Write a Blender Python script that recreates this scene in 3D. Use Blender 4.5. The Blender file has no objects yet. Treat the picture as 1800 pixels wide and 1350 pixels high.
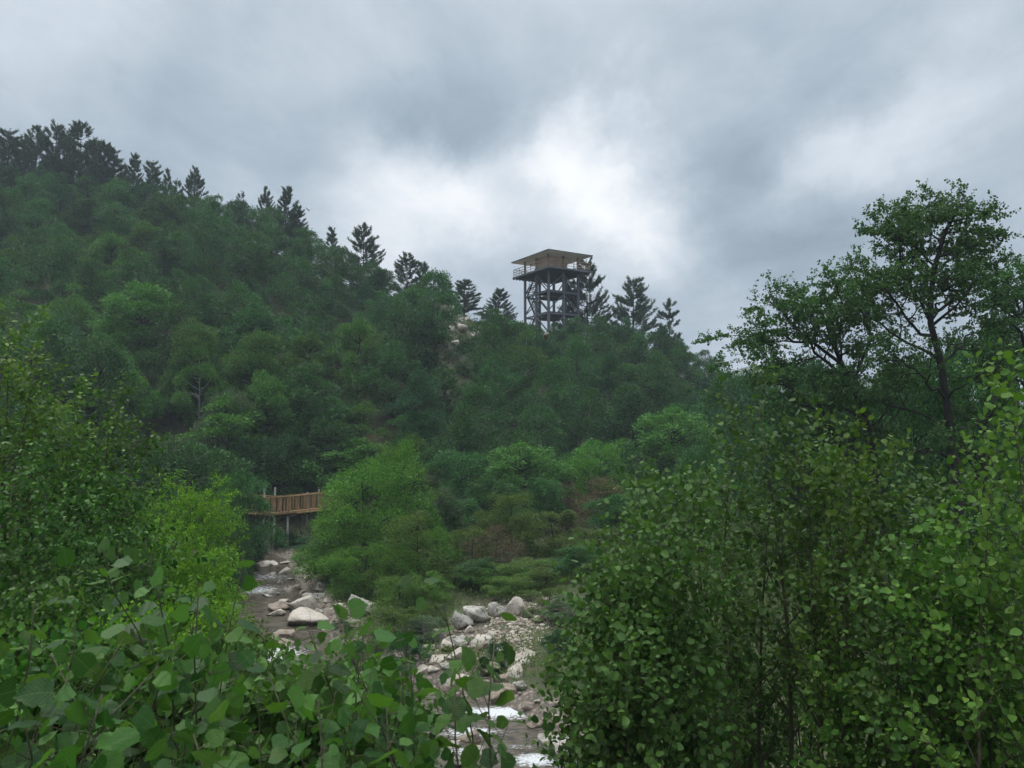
import bpy, math, random
import numpy as np
from mathutils import Vector, Matrix

# ------------------------------------------------------------------ camera, world, sun, exposure
scene = bpy.context.scene
COL = scene.collection
F = 1386.0                       # focal length in pixels of a 1800 px wide picture
PITCH = math.radians(4.0)
CAM = np.array([0.0, 0.0, 8.0])
cam_data = bpy.data.cameras.new("camera")
cam_data.sensor_width = 36.0
cam_data.lens = 36.0 * F / 1800.0
cam_data.clip_start = 0.05
cam_data.clip_end = 5000
cam = bpy.data.objects.new("camera", cam_data)
cam.location = CAM
cam.rotation_euler = (math.radians(90) + PITCH, 0, 0)
COL.objects.link(cam)
scene.camera = cam
cam_data.dof.use_dof = True
cam_data.dof.focus_distance = 30.0
cam_data.dof.aperture_fstop = 9.0

scene.render.engine = 'CYCLES'
scene.view_settings.view_transform = 'Standard'
scene.view_settings.look = 'None'
scene.view_settings.exposure = 0.0
scene.view_settings.gamma = 1.0
cy = scene.cycles
cy.max_bounces = 6
cy.diffuse_bounces = 2
cy.glossy_bounces = 2
cy.transmission_bounces = 4
cy.volume_bounces = 0
cy.transparent_max_bounces = 4
cy.caustics_reflective = False
cy.caustics_refractive = False
cy.use_denoising = True

SUN_EL, SUN_AZ = math.radians(58), math.radians(-55)   # azimuth measured from +Y towards +X


def ray(px, py):
    cx = (px - 900.0) / F
    c_y = (675.0 - py) / F
    return np.array([cx, math.cos(PITCH) - c_y * math.sin(PITCH), math.sin(PITCH) + c_y * math.cos(PITCH)])


def P(px, py, d):
    """world point seen at photo pixel (px, py) whose y distance is d"""
    r = ray(px, py)
    return CAM + r * (d / r[1])


def pix(p):
    """photo pixel of a world point"""
    v = np.asarray(p, float) - CAM
    fw = v[1] * math.cos(PITCH) + v[2] * math.sin(PITCH)
    up = -v[1] * math.sin(PITCH) + v[2] * math.cos(PITCH)
    return 900 + F * v[0] / fw, 675 - F * up / fw


def nd(nt, typ, **kw):
    n = nt.nodes.new(typ)
    for k, v in kw.items():
        setattr(n, k, v)
    return n


def build_world():
    w = bpy.data.worlds.new("World")
    scene.world = w
    w.use_nodes = True
    nt = w.node_tree
    nt.nodes.clear()
    L = nt.links.new
    out = nd(nt, 'ShaderNodeOutputWorld')
    bg = nd(nt, 'ShaderNodeBackground')
    bg.inputs[1].default_value = 0.1
    L(bg.outputs[0], out.inputs[0])
    sky = nd(nt, 'ShaderNodeTexSky', sky_type='NISHITA')
    sky.sun_disc = False
    sky.sun_elevation = SUN_EL
    sky.sun_rotation = SUN_AZ
    sky.air_density = 1.2
    sky.dust_density = 3.0
    tc = nd(nt, 'ShaderNodeTexCoord')
    nrm = nd(nt, 'ShaderNodeVectorMath', operation='NORMALIZE')
    L(tc.outputs['Generated'], nrm.inputs[0])
    D = nrm.outputs[0]
    sep = nd(nt, 'ShaderNodeSeparateXYZ'); L(D, sep.inputs[0])

    def m(op, a, b=None, clamp=False):
        n = nd(nt, 'ShaderNodeMath', operation=op); n.use_clamp = clamp
        for i, v in enumerate((a, b)):
            if v is None: continue
            if isinstance(v, (int, float)): n.inputs[i].default_value = v
            else: L(v, n.inputs[i])
        return n.outputs[0]
    # cloud layer seen in perspective: position on a high flat plane
    zc = m('ADD', m('MAXIMUM', sep.outputs[2], 0.0), 0.16)
    comb = nd(nt, 'ShaderNodeCombineXYZ')
    L(m('DIVIDE', sep.outputs[0], zc), comb.inputs[0])
    L(m('DIVIDE', sep.outputs[1], zc), comb.inputs[1])

    def noise(vec, scale, detail, rough, dist=0.0, off=(0, 0, 0), sc=(1, 1, 1), rot=0.0):
        mp = nd(nt, 'ShaderNodeMapping')
        mp.inputs['Location'].default_value = off
        mp.inputs['Rotation'].default_value = (0, 0, rot)
        mp.inputs['Scale'].default_value = sc
        L(vec, mp.inputs[0])
        n = nd(nt, 'ShaderNodeTexNoise')
        n.inputs['Scale'].default_value = scale
        n.inputs['Detail'].default_value = detail
        n.inputs['Roughness'].default_value = rough
        n.inputs['Distortion'].default_value = dist
        L(mp.outputs[0], n.inputs[0])
        return n
    big = noise(comb.outputs[0], 0.55, 5, 0.52, 0.5, (3.1, 7.7, 0), (1, 1.0, 1), 0.5).outputs[0]
    mid = noise(comb.outputs[0], 1.8, 6, 0.55, 0.3, (1.2, 0.4, 2.0), (1.0, 0.8, 1), 0.5).outputs[0]
    fin = noise(comb.outputs[0], 5.5, 6, 0.6, 0.4, (5.2, 1.4, 1.0), (1.0, 0.6, 1), 0.7).outputs[0]
    # warp directions for the large light and dark masses
    wn = noise(D, 4.2, 6, 0.6)
    wv = nd(nt, 'ShaderNodeVectorMath', operation='SUBTRACT'); L(wn.outputs['Color'], wv.inputs[0]); wv.inputs[1].default_value = (.5, .5, .5)
    ws = nd(nt, 'ShaderNodeVectorMath', operation='SCALE'); L(wv.outputs[0], ws.inputs[0]); ws.inputs['Scale'].default_value = 0.26
    wa = nd(nt, 'ShaderNodeVectorMath', operation='ADD'); L(D, wa.inputs[0]); L(ws.outputs[0], wa.inputs[1])
    wn2 = nd(nt, 'ShaderNodeVectorMath', operation='NORMALIZE'); L(wa.outputs[0], wn2.inputs[0])
    WD = wn2.outputs[0]
    # (px, py, sigma in px, amplitude) light gaps and dark bellies of the cloud deck
    blobs = [(1080, 350, 85, .46), (1000, 310, 60, .24), (830, 392, 70, .40), (700, 400, 70, .26), (1040, 205, 45, .16), (950, 420, 110, .06),
             (90, 60, 120, .16), (640, 260, 70, .06), (500, 260, 110, .08), (1290, 175, 60, .10), (1400, 320, 50, .26), (1560, 240, 60, .24), (965, 355, 42, -.14), (1480, 280, 40, .14), (600, 120, 60, .08), (250, 90, 60, -.07), (420, 300, 60, .08),
             (1660, 205, 60, .12), (1300, 610, 90, .26), (1180, 400, 60, .12), (600, 385, 50, .08), (420, 90, 90, .04), (1750, 130, 80, .12), (1750, 400, 120, .1),
             (330, 170, 130, -.06), (560, 210, 90, -.06), (760, 240, 80, -.13), (850, 270, 45, -.08), (700, 60, 150, -.03), (1000, 110, 120, -.02),
             (1450, 60, 200, -.06), (1730, 40, 120, -.06), (1250, 300, 70, -.08), (1420, 420, 130, -.09), (1200, 480, 110, -.10), (1700, 330, 80, -.08), (60, 210, 100, -.03)]
    acc = None
    for (bx, by, sg, am) in blobs:
        r = ray(bx, by); r = r / np.linalg.norm(r)
        k = 1.0 / ((sg / F) ** 2)
        dt = nd(nt, 'ShaderNodeVectorMath', operation='DOT_PRODUCT'); L(WD, dt.inputs[0]); dt.inputs[1].default_value = tuple(r)
        e = m('MULTIPLY', m('EXPONENT', m('MULTIPLY', m('SUBTRACT', dt.outputs['Value'], 1.0), k)), am)
        acc = e if acc is None else m('ADD', acc, e)
    v = m('ADD', m('ADD', m('MULTIPLY', m('SUBTRACT', big, 0.5), 0.22), m('MULTIPLY', m('SUBTRACT', fin, 0.5), 0.24)), m('MULTIPLY', m('SUBTRACT', mid, 0.5), 0.34))
    v = m('ADD', m('ADD', v, acc), 0.545)
    # overcast sky: brighter overhead than low down
    v = m('MULTIPLY', v, m('ADD', m('MULTIPLY', m('POWER', m('MAXIMUM', sep.outputs[2], 0.0), 4.0), 4.5), 0.97))
    v = m('MAXIMUM', v, 0.16)
    ramp = nd(nt, 'ShaderNodeValToRGB')
    cr = ramp.color_ramp
    cr.elements[0].position = 0.0; cr.elements[0].color = (0.71, 0.945, 1.19, 1)
    cr.elements[1].position = 1.0; cr.elements[1].color = (0.97, 1.0, 1.04, 1)
    e = cr.elements.new(0.45); e.color = (0.775, 0.965, 1.15, 1)
    L(v, ramp.inputs[0])
    cl = nd(nt, 'ShaderNodeVectorMath', operation='SCALE')
    L(ramp.outputs[0], cl.inputs[0]); L(m('MULTIPLY', v, 10.0), cl.inputs['Scale'])
    mix = nd(nt, 'ShaderNodeMixRGB'); mix.inputs[0].default_value = 0.985
    L(sky.outputs[0], mix.inputs[1]); L(cl.outputs[0], mix.inputs[2])
    L(mix.outputs[0], bg.inputs[0])
    w.cycles.sampling_method = 'MANUAL'
    w.cycles.sample_map_resolution = 512


build_world()
sd = bpy.data.lights.new("sun", 'SUN')
sd.energy = 1.5
sd.angle = math.radians(12)
sd.color = (1.0, 0.96, 0.9)
so = bpy.data.objects.new("sun", sd)
sdir = Vector((math.sin(SUN_AZ) * math.cos(SUN_EL), math.cos(SUN_AZ) * math.cos(SUN_EL), math.sin(SUN_EL)))
so.rotation_euler = sdir.to_track_quat('Z', 'Y').to_euler()
so.location = (0, 0, 90)
COL.objects.link(so)


# ------------------------------------------------------------------ helpers
def tag(o, label=None, cat=None, group=None, kind=None):
    if label: o['label'] = label
    if cat: o['category'] = cat
    if group: o['group'] = group
    if kind: o['kind'] = kind
    return o


def link(o, parent=None):
    COL.objects.link(o)
    if parent is not None:
        o.parent = parent
    return o


def empty(name, loc, rz=0.0):
    o = bpy.data.objects.new(name, None)
    o.location = loc
    o.rotation_euler = (0, 0, rz)
    o.empty_display_size = 0.2
    COL.objects.link(o)
    return o


def mesh_np(name, V, loops, sizes, mat, smooth=False, rnd=None, uv=None):
    me = bpy.data.meshes.new(name)
    V = np.asarray(V, np.float32); loops = np.asarray(loops, np.int32); sizes = np.asarray(sizes, np.int32)
    me.vertices.add(len(V)); me.vertices.foreach_set('co', V.ravel())
    me.loops.add(len(loops)); me.loops.foreach_set('vertex_index', loops)
    me.polygons.add(len(sizes))
    st = np.zeros(len(sizes), np.int32); st[1:] = np.cumsum(sizes)[:-1]
    me.polygons.foreach_set('loop_start', st)
    me.polygons.foreach_set('loop_total', sizes)
    if rnd is not None:
        a = me.attributes.new('rnd', 'FLOAT', 'POINT'); a.data.foreach_set('value', np.asarray(rnd, np.float32))
    if uv is not None:
        a = me.attributes.new('leaf_uv', 'FLOAT_VECTOR', 'POINT')
        a.data.foreach_set('vector', np.asarray(uv, np.float32).ravel())
    me.update(calc_edges=True)
    if smooth:
        me.polygons.foreach_set('use_smooth', np.ones(len(sizes), bool))
    if mat: me.materials.append(mat)
    return me


class MB:
    """collects boxes, bars and tubes into one mesh"""
    def __init__(s):
        s.V = []; s.F = []

    def add(s, V, F):
        o = len(s.V); s.V += [tuple(v) for v in V]; s.F += [[i + o for i in f] for f in F]

    def box(s, c, sz, M=None):
        x, y, z = [a / 2 for a in sz]
        V = [Vector((a * x, b * y, g * z)) for a in (-1, 1) for b in (-1, 1) for g in (-1, 1)]
        if M is not None: V = [M @ v for v in V]
        c = Vector(c)
        s.add([v + c for v in V], [(0, 1, 3, 2), (4, 6, 7, 5), (0, 4, 5, 1), (2, 3, 7, 6), (0, 2, 6, 4), (1, 5, 7, 3)])

    def bar(s, a, b, w, h=None):
        a = Vector(a); b = Vector(b); h = h or w
        d = b - a
        q = d.to_track_quat('Y', 'Z').to_matrix()
        s.box((a + b) / 2, (w, d.length, h), q)

    def tube(s, pts, rads, n=6):
        V, lo, sz = tube_np(pts, rads, n)
        F = []; k = 0
        for q in sz:
            F.append(list(lo[k:k + q])); k += q
        s.add(V, F)

    def build(s, name, mat, parent=None, smooth=False):
        me = bpy.data.meshes.new(name)
        me.from_pydata(s.V, [], s.F)
        me.update()
        if smooth: me.polygons.foreach_set('use_smooth', np.ones(len(me.polygons), bool))
        me.materials.append(mat)
        o = bpy.data.objects.new(name, me)
        return link(o, parent)


def tube_np(pts, rads, n=5):
    pts = np.asarray(pts, float); rads = np.asarray(rads, float)
    k = len(pts)
    T = np.gradient(pts, axis=0)
    T /= np.linalg.norm(T, axis=1, keepdims=True) + 1e-9
    ref = np.array([0.31, 0.95, 0.05]) if abs(T[0][2]) > 0.8 else np.array([0, 0, 1.0])
    A = np.cross(T, ref); A /= np.linalg.norm(A, axis=1, keepdims=True) + 1e-9
    B = np.cross(T, A)
    th = np.arange(n) * 2 * math.pi / n
    V = (pts[:, None] + rads[:, None, None] * (A[:, None] * np.cos(th)[None, :, None] + B[:, None] * np.sin(th)[None, :, None])).reshape(-1, 3)
    lo = []; sz = []
    for i in range(k - 1):
        for j in range(n):
            a = i * n + j; b = i * n + (j + 1) % n
            lo += [a, b, b + n, a + n]; sz.append(4)
    lo += list(range((k - 1) * n, k * n)); sz.append(n)
    return V, lo, sz


def tubes_mesh(name, tubes, mat, n=5):
    Vs = []; lo = []; sz = []; o = 0
    for pts, rads in tubes:
        nn = n if max(rads) > 0.012 else 3
        V, l, s_ = tube_np(pts, rads, nn)
        Vs.append(V); lo.append(np.asarray(l) + o); sz += s_; o += len(V)
    return mesh_np(name, np.vstack(Vs), np.concatenate(lo), sz, mat, True)


# leaf templates: x along the leaf, y across, z normal; unit length
def tpl_quad(w=0.55):
    return (np.array([(0, 0, 0), (.5, w / 2, .05), (1, 0, 0), (.45, -w / 2, .05)], float), [(0, 3, 2, 1)])


def tpl_oval(w=0.8, tip=0.0, fold=.12, curl=.12):
    xs = [0, .18, .45, .75, 1.0 + tip]
    ys = [0, .33, .5, .38, 0]
    V = [(x, 0, -curl * x * x) for x in xs]
    V += [(xs[i], ys[i] * w, fold * ys[i] - curl * xs[i] ** 2) for i in (1, 2, 3)]
    V += [(xs[i], -ys[i] * w, fold * ys[i] - curl * xs[i] ** 2) for i in (1, 2, 3)]
    Fa = [(0, 1, 5), (1, 2, 6, 5), (2, 3, 7, 6), (3, 4, 7), (0, 8, 1), (1, 8, 9, 2), (2, 9, 10, 3), (3, 10, 4)]
    return np.array(V, float), Fa


def tpl_big(seed=1):
    rng = random.Random(seed)
    n = 15
    mid = []; top = []; bot = []
    for i in range(n + 1):
        t = i / n
        x = t
        yy = 0.52 * (math.sin(math.pi * min(1, t ** 0.72)) ** 0.62) if 0 < t < 1 else 0
        if t < .12: yy += .1 * (1 if t > 0 else 0)
        if t > .72: yy *= 1.0 - ((t - .72) / .28) ** 1.3 * .55
        tooth = (0.045 if i % 2 else -0.02)
        def z(y, x): return .10 * abs(y) * 2 - .28 * x * x - .3 * y * y + .03 * math.sin(x * 14 + y * 8) * (abs(y) > .1)
        mid.append((x, 0, z(0, x)))
        xb = x - (.09 * (1 - t) if 0 < t < .3 else 0)
        if 0 < i < n:
            a = yy + tooth * rng.uniform(.6, 1.3); b = yy + tooth * rng.uniform(.6, 1.3)
            top.append((xb, a, z(a, xb))); bot.append((xb, -b, z(b, xb)))
    V = mid + top + bot
    T = len(mid); B = T + len(top)
    Fa = []
    for i in range(n):
        tl = [i + 1, i]
        a = T + i - 1 if i > 0 else None; b = T + i if i < n - 1 else None
        poly = [i, i + 1] + ([b] if b is not None else []) + ([a] if a is not None else [])
        Fa.append(poly)
        a = B + i - 1 if i > 0 else None; b = B + i if i < n - 1 else None
        poly = [i + 1, i] + ([a] if a is not None else []) + ([b] if b is not None else [])
        Fa.append(poly)
    return np.array(V, float), Fa


def norm(a):
    return a / (np.linalg.norm(a, axis=1, keepdims=True) + 1e-9)


def leaves_arrays(rng, Pn, X, N, S, tpl, wvar=0.15):
    """Pn positions, X axes, N approx normals, S sizes"""
    TV, TF = tpl
    X = norm(X)
    N = norm(N - X * np.sum(N * X, 1, keepdims=True))
    Y = np.cross(N, X)
    n = len(Pn); k = len(TV)
    wv = 1 + rng.uniform(-wvar, wvar, n)
    zv = rng.uniform(0.3, 1.8, n)
    V = Pn[:, None] + S[:, None, None] * (X[:, None] * TV[None, :, 0:1] + Y[:, None] * (TV[None, :, 1:2] * wv[:, None, None]) + N[:, None] * (TV[None, :, 2:3] * zv[:, None, None]))
    lo1 = np.array([i for f in TF for i in f]); sz1 = np.array([len(f) for f in TF])
    lo = (lo1[None] + (np.arange(n) * k)[:, None]).ravel()
    sz = np.tile(sz1, n)
    rnd = np.repeat(rng.random(n), k)
    uv = np.tile(TV, (n, 1))
    return V.reshape(-1, 3), lo, sz, rnd, uv


def leaf_mesh(name, rng, Pn, X, N, S, tpl, mat, smooth=False, young=None):
    V, lo, sz, rnd, uv = leaves_arrays(rng, np.asarray(Pn, float), np.asarray(X, float), np.asarray(N, float), np.asarray(S, float), tpl)
    if young is not None:
        yg = np.repeat(np.asarray(young) > .5, len(tpl[0])); rnd = np.where(yg, .62 + .34 * rnd, rnd * .9)
    return mesh_np(name, V, lo, sz, mat, smooth, rnd, uv)


# ------------------------------------------------------------------ materials
def new_mat(name):
    m = bpy.data.materials.new(name); m.use_nodes = True
    nt = m.node_tree; nt.nodes.clear()
    out = nd(nt, 'ShaderNodeOutputMaterial')
    return m, nt, out


def leaf_mat(name, dark, mid, light, yellow=None, transl=0.28, rough=0.55, veins=False, spec=0.16, objvar=0.12):
    m, nt, out = new_mat(name); L = nt.links.new
    at = nd(nt, 'ShaderNodeAttribute', attribute_name='rnd')
    rp = nd(nt, 'ShaderNodeValToRGB'); cr = rp.color_ramp
    cr.elements[0].position = 0; cr.elements[0].color = (*dark, 1)
    cr.elements[1].position = 0.97; cr.elements[1].color = (*light, 1)
    e = cr.elements.new(.5); e.color = (*mid, 1)
    if yellow:
        e = cr.elements.new(.992); e.color = (*yellow, 1)
    L(at.outputs['Fac'], rp.inputs[0])
    oi = nd(nt, 'ShaderNodeObjectInfo')
    hsv = nd(nt, 'ShaderNodeHueSaturation')
    mr = nd(nt, 'ShaderNodeMapRange'); L(oi.outputs['Random'], mr.inputs[0]); mr.inputs[3].default_value = 1 - objvar * 2; mr.inputs[4].default_value = 1 + objvar * 2
    mh = nd(nt, 'ShaderNodeMath', operation='MULTIPLY_ADD'); L(oi.outputs['Random'], mh.inputs[0]); mh.inputs[1].default_value = 0.022 * objvar / .12; mh.inputs[2].default_value = 0.5 - 0.011 * objvar / .12
    L(mr.outputs[0], hsv.inputs['Value']); L(mh.outputs[0], hsv.inputs['Hue'])
    L(rp.outputs[0], hsv.inputs['Color'])
    col = hsv.outputs[0]
    geo = nd(nt, 'ShaderNodeNewGeometry')
    bf = nd(nt, 'ShaderNodeMixRGB'); bf.blend_type = 'MIX'
    pale = nd(nt, 'ShaderNodeMixRGB'); pale.inputs[0].default_value = .18; L(col, pale.inputs[1]); pale.inputs[2].default_value = (.13, .19, .09, 1)
    L(geo.outputs['Backfacing'], bf.inputs[0]); L(col, bf.inputs[1]); L(pale.outputs[0], bf.inputs[2])
    col = bf.outputs[0]
    bs = nd(nt, 'ShaderNodeBsdfPrincipled')
    if veins:
        uv = nd(nt, 'ShaderNodeAttribute', attribute_name='leaf_uv')
        sp = nd(nt, 'ShaderNodeSeparateXYZ'); L(uv.outputs['Vector'], sp.inputs[0])
        ab = nd(nt, 'ShaderNodeMath', operation='ABSOLUTE'); L(sp.outputs[1], ab.inputs[0])
        a1 = nd(nt, 'ShaderNodeMath', operation='MULTIPLY_ADD'); L(ab.outputs[0], a1.inputs[0]); a1.inputs[1].default_value = -0.8; L(sp.outputs[0], a1.inputs[2])
        a2 = nd(nt, 'ShaderNodeMath', operation='MULTIPLY'); L(a1.outputs[0], a2.inputs[0]); a2.inputs[1].default_value = 48
        a3 = nd(nt, 'ShaderNodeMath', operation='COSINE'); L(a2.outputs[0], a3.inputs[0])
        mrv = nd(nt, 'ShaderNodeMapRange'); L(a3.outputs[0], mrv.inputs[0]); mrv.inputs[1].default_value = .82; mrv.inputs[2].default_value = 1.0
        mm = nd(nt, 'ShaderNodeMapRange'); L(ab.outputs[0], mm.inputs[0]); mm.inputs[1].default_value = .022; mm.inputs[2].default_value = .008
        mx = nd(nt, 'ShaderNodeMath', operation='MAXIMUM'); L(mrv.outputs[0], mx.inputs[0]); L(mm.outputs[0], mx.inputs[1])
        vc = nd(nt, 'ShaderNodeMixRGB'); vf = nd(nt, 'ShaderNodeMath', operation='MULTIPLY'); L(mx.outputs[0], vf.inputs[0]); vf.inputs[1].default_value = .45
        L(vf.outputs[0], vc.inputs[0]); L(col, vc.inputs[1]); vc.inputs[2].default_value = (.14, .22, .08, 1)
        col = vc.outputs[0]
        nz = nd(nt, 'ShaderNodeTexNoise'); nz.inputs['Scale'].default_value = 9; nz.inputs['Detail'].default_value = 3; L(uv.outputs['Vector'], nz.inputs[0])
        ad = nd(nt, 'ShaderNodeMath', operation='MULTIPLY_ADD'); L(mx.outputs[0], ad.inputs[0]); ad.inputs[1].default_value = -0.7; L(nz.outputs[0], ad.inputs[2])
        bp = nd(nt, 'ShaderNodeBump'); bp.inputs['Strength'].default_value = .5; bp.inputs['Distance'].default_value = .003
        L(ad.outputs[0], bp.inputs['Height']); L(bp.outputs[0], bs.inputs['Normal'])
    L(col, bs.inputs['Base Color'])
    bs.inputs['Roughness'].default_value = rough
    bs.inputs['Specular IOR Level'].default_value = spec
    tr = nd(nt, 'ShaderNodeBsdfTranslucent')
    tc = nd(nt, 'ShaderNodeMixRGB'); tc.blend_type = 'MULTIPLY'; tc.inputs[0].default_value = 1; L(col, tc.inputs[1]); tc.inputs[2].default_value = (1.5, 1.7, .7, 1)
    L(tc.outputs[0], tr.inputs[0])
    ms = nd(nt, 'ShaderNodeMixShader'); ms.inputs[0].default_value = transl
    L(bs.outputs[0], ms.inputs[1]); L(tr.outputs[0], ms.inputs[2]); L(ms.outputs[0], out.inputs[0])
    return m


def noise_mat(name, c1, c2, scale=4, detail=6, rough=.85, bump=.4, bdist=.05, c3=None, stretch=(1, 1, 1), spec=.3, coord='Object', lo=.35, hi=.65):
    m, nt, out = new_mat(name); L = nt.links.new
    tc = nd(nt, 'ShaderNodeTexCoord'); mp = nd(nt, 'ShaderNodeMapping'); mp.inputs['Scale'].default_value = stretch
    L(tc.outputs[coord], mp.inputs[0])
    nz = nd(nt, 'ShaderNodeTexNoise'); nz.inputs['Scale'].default_value = scale; nz.inputs['Detail'].default_value = detail; nz.inputs['Roughness'].default_value = .6
    L(mp.outputs[0], nz.inputs[0])
    rp = nd(nt, 'ShaderNodeValToRGB'); cr = rp.color_ramp
    cr.elements[0].position = lo; cr.elements[0].color = (*c1, 1); cr.elements[1].position = hi; cr.elements[1].color = (*c2, 1)
    L(nz.outputs[0], rp.inputs[0]); col = rp.outputs[0]
    if c3:
        n2 = nd(nt, 'ShaderNodeTexNoise'); n2.inputs['Scale'].default_value = scale * .35; n2.inputs['Detail'].default_value = 4; L(mp.outputs[0], n2.inputs[0])
        r2 = nd(nt, 'ShaderNodeMapRange'); L(n2.outputs[0], r2.inputs[0]); r2.inputs[1].default_value = .5; r2.inputs[2].default_value = .62
        mx = nd(nt, 'ShaderNodeMixRGB'); L(r2.outputs[0], mx.inputs[0]); L(col, mx.inputs[1]); mx.inputs[2].default_value = (*c3, 1); col = mx.outputs[0]
    bs = nd(nt, 'ShaderNodeBsdfPrincipled'); L(col, bs.inputs['Base Color']); bs.inputs['Roughness'].default_value = rough; bs.inputs['Specular IOR Level'].default_value = spec
    bp = nd(nt, 'ShaderNodeBump'); bp.inputs['Strength'].default_value = bump; bp.inputs['Distance'].default_value = bdist
    L(nz.outputs[0], bp.inputs['Height']); L(bp.outputs[0], bs.inputs['Normal'])
    L(bs.outputs[0], out.inputs[0])
    return m


M = {}
M['hill'] = leaf_mat('hill_leaf', (.018, .070, .022), (.036, .120, .034), (.085, .215, .052), transl=.14)
M['hill_light'] = leaf_mat('hill_light_leaf', (.038, .11, .022), (.070, .185, .036), (.13, .28, .055), transl=.16)
M['hill_dark'] = leaf_mat('hill_dark_leaf', (.011, .046, .020), (.020, .078, .028), (.045, .135, .044), transl=.12)
M['grey'] = leaf_mat('grey_green_leaf', (.06, .10, .05), (.085, .135, .07), (.12, .17, .10), transl=.2)
M['willow'] = leaf_mat('willow_leaf', (.035, .11, .012), (.075, .20, .022), (.14, .31, .038), transl=.2, objvar=.06)
M['olive'] = leaf_mat('olive_leaf', (.038, .085, .016), (.075, .14, .028), (.14, .21, .05), (.2, .17, .06), transl=.25)
M['brown'] = leaf_mat('withered_leaf', (.07, .05, .03), (.12, .085, .055), (.17, .125, .085), transl=.15)
M['needle'] = leaf_mat('pine_needle', (.022, .052, .028), (.042, .088, .046), (.075, .135, .065), transl=.08)
M['alder_far'] = leaf_mat('alder_leaf', (.022, .070, .022), (.045, .125, .034), (.085, .19, .05), transl=.22)
M['alder'] = leaf_mat('sapling_leaf', (.026, .070, .014), (.055, .135, .024), (.10, .205, .04), (.14, .20, .04), transl=.22, rough=.42, veins=True, spec=.22)
M['alder_bright'] = leaf_mat('bright_sapling_leaf', (.045, .12, .018), (.08, .18, .024), (.16, .27, .05), (.2, .25, .05), transl=.26, rough=.45, veins=True)
M['vine'] = leaf_mat('vine_leaf', (.018, .062, .012), (.042, .12, .02), (.10, .21, .035), transl=.3, rough=.45)
M['creeper'] = leaf_mat('creeper_leaf', (.016, .050, .010), (.034, .095, .016), (.085, .175, .03), transl=.2)
M['fine'] = leaf_mat('fine_leaf', (.07, .19, .015), (.12, .27, .02), (.18, .36, .03), transl=.34, objvar=.03)
M['big'] = leaf_mat('broad_leaf', (.015, .055, .012), (.034, .105, .018), (.080, .185, .03), (.28, .24, .03), transl=.32, rough=.45, veins=True, spec=.22)
M['under'] = leaf_mat('undergrowth_leaf', (.02, .045, .018), (.035, .07, .022), (.08, .10, .04), transl=.15, objvar=0)
M['grass'] = leaf_mat('grass_blade', (.04, .09, .02), (.08, .15, .03), (.16, .19, .07), transl=.25, objvar=.05)
M['bark'] = noise_mat('bark', (.035, .03, .025), (.09, .08, .065), 9, stretch=(1, 1, .3), bump=.8)
M['bark_dark'] = noise_mat('dark_bark', (.012, .012, .011), (.035, .033, .028), 9, stretch=(1, 1, .3), bump=.8)
M['twig'] = noise_mat('green_twig', (.05, .055, .03), (.10, .09, .055), 20)
M['pale_bark'] = noise_mat('pale_bark', (.22, .22, .2), (.42, .42, .4), 7, stretch=(1, 1, .3), bump=.5)
M['steel'] = noise_mat('weathered_grey_timber', (.085, .095, .11), (.15, .16, .175), 3, stretch=(1, 1, .2), bump=.2, bdist=.02, rough=.7)
M['deck'] = noise_mat('dark_deck', (.035, .04, .05), (.06, .065, .075), 2, bump=.2, bdist=.02)
M['ply'] = noise_mat('plywood', (.42, .32, .24), (.55, .44, .34), 1.6, stretch=(1, 1, 2), bump=.1, bdist=.01)
M['soffit'] = noise_mat('soffit_boards', (.66, .60, .53), (.78, .72, .65), 1.4, stretch=(.3, 3, 1), bump=.1, bdist=.01)
M['post'] = noise_mat('brown_post', (.16, .10, .065), (.24, .16, .11), 4, bump=.2, bdist=.01)
M['roof'] = noise_mat('roof_metal', (.10, .085, .075), (.15, .13, .115), 2, bump=.1, bdist=.01, rough=.5)
M['rail'] = noise_mat('rail_wood', (.30, .22, .15), (.42, .32, .23), 4, bump=.2, bdist=.01)
M['walk'] = noise_mat('orange_timber', (.21, .135, .065), (.37, .255, .13), 5, stretch=(1, 1, .25), bump=.3, bdist=.01)
M['under_deck'] = noise_mat('dark_joist', (.06, .035, .02), (.10, .06, .035), 5, bump=.3, bdist=.01)
M['bird'] = noise_mat('dark_feather', (.04, .04, .045), (.08, .08, .08), 12, bump=.1)


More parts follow.
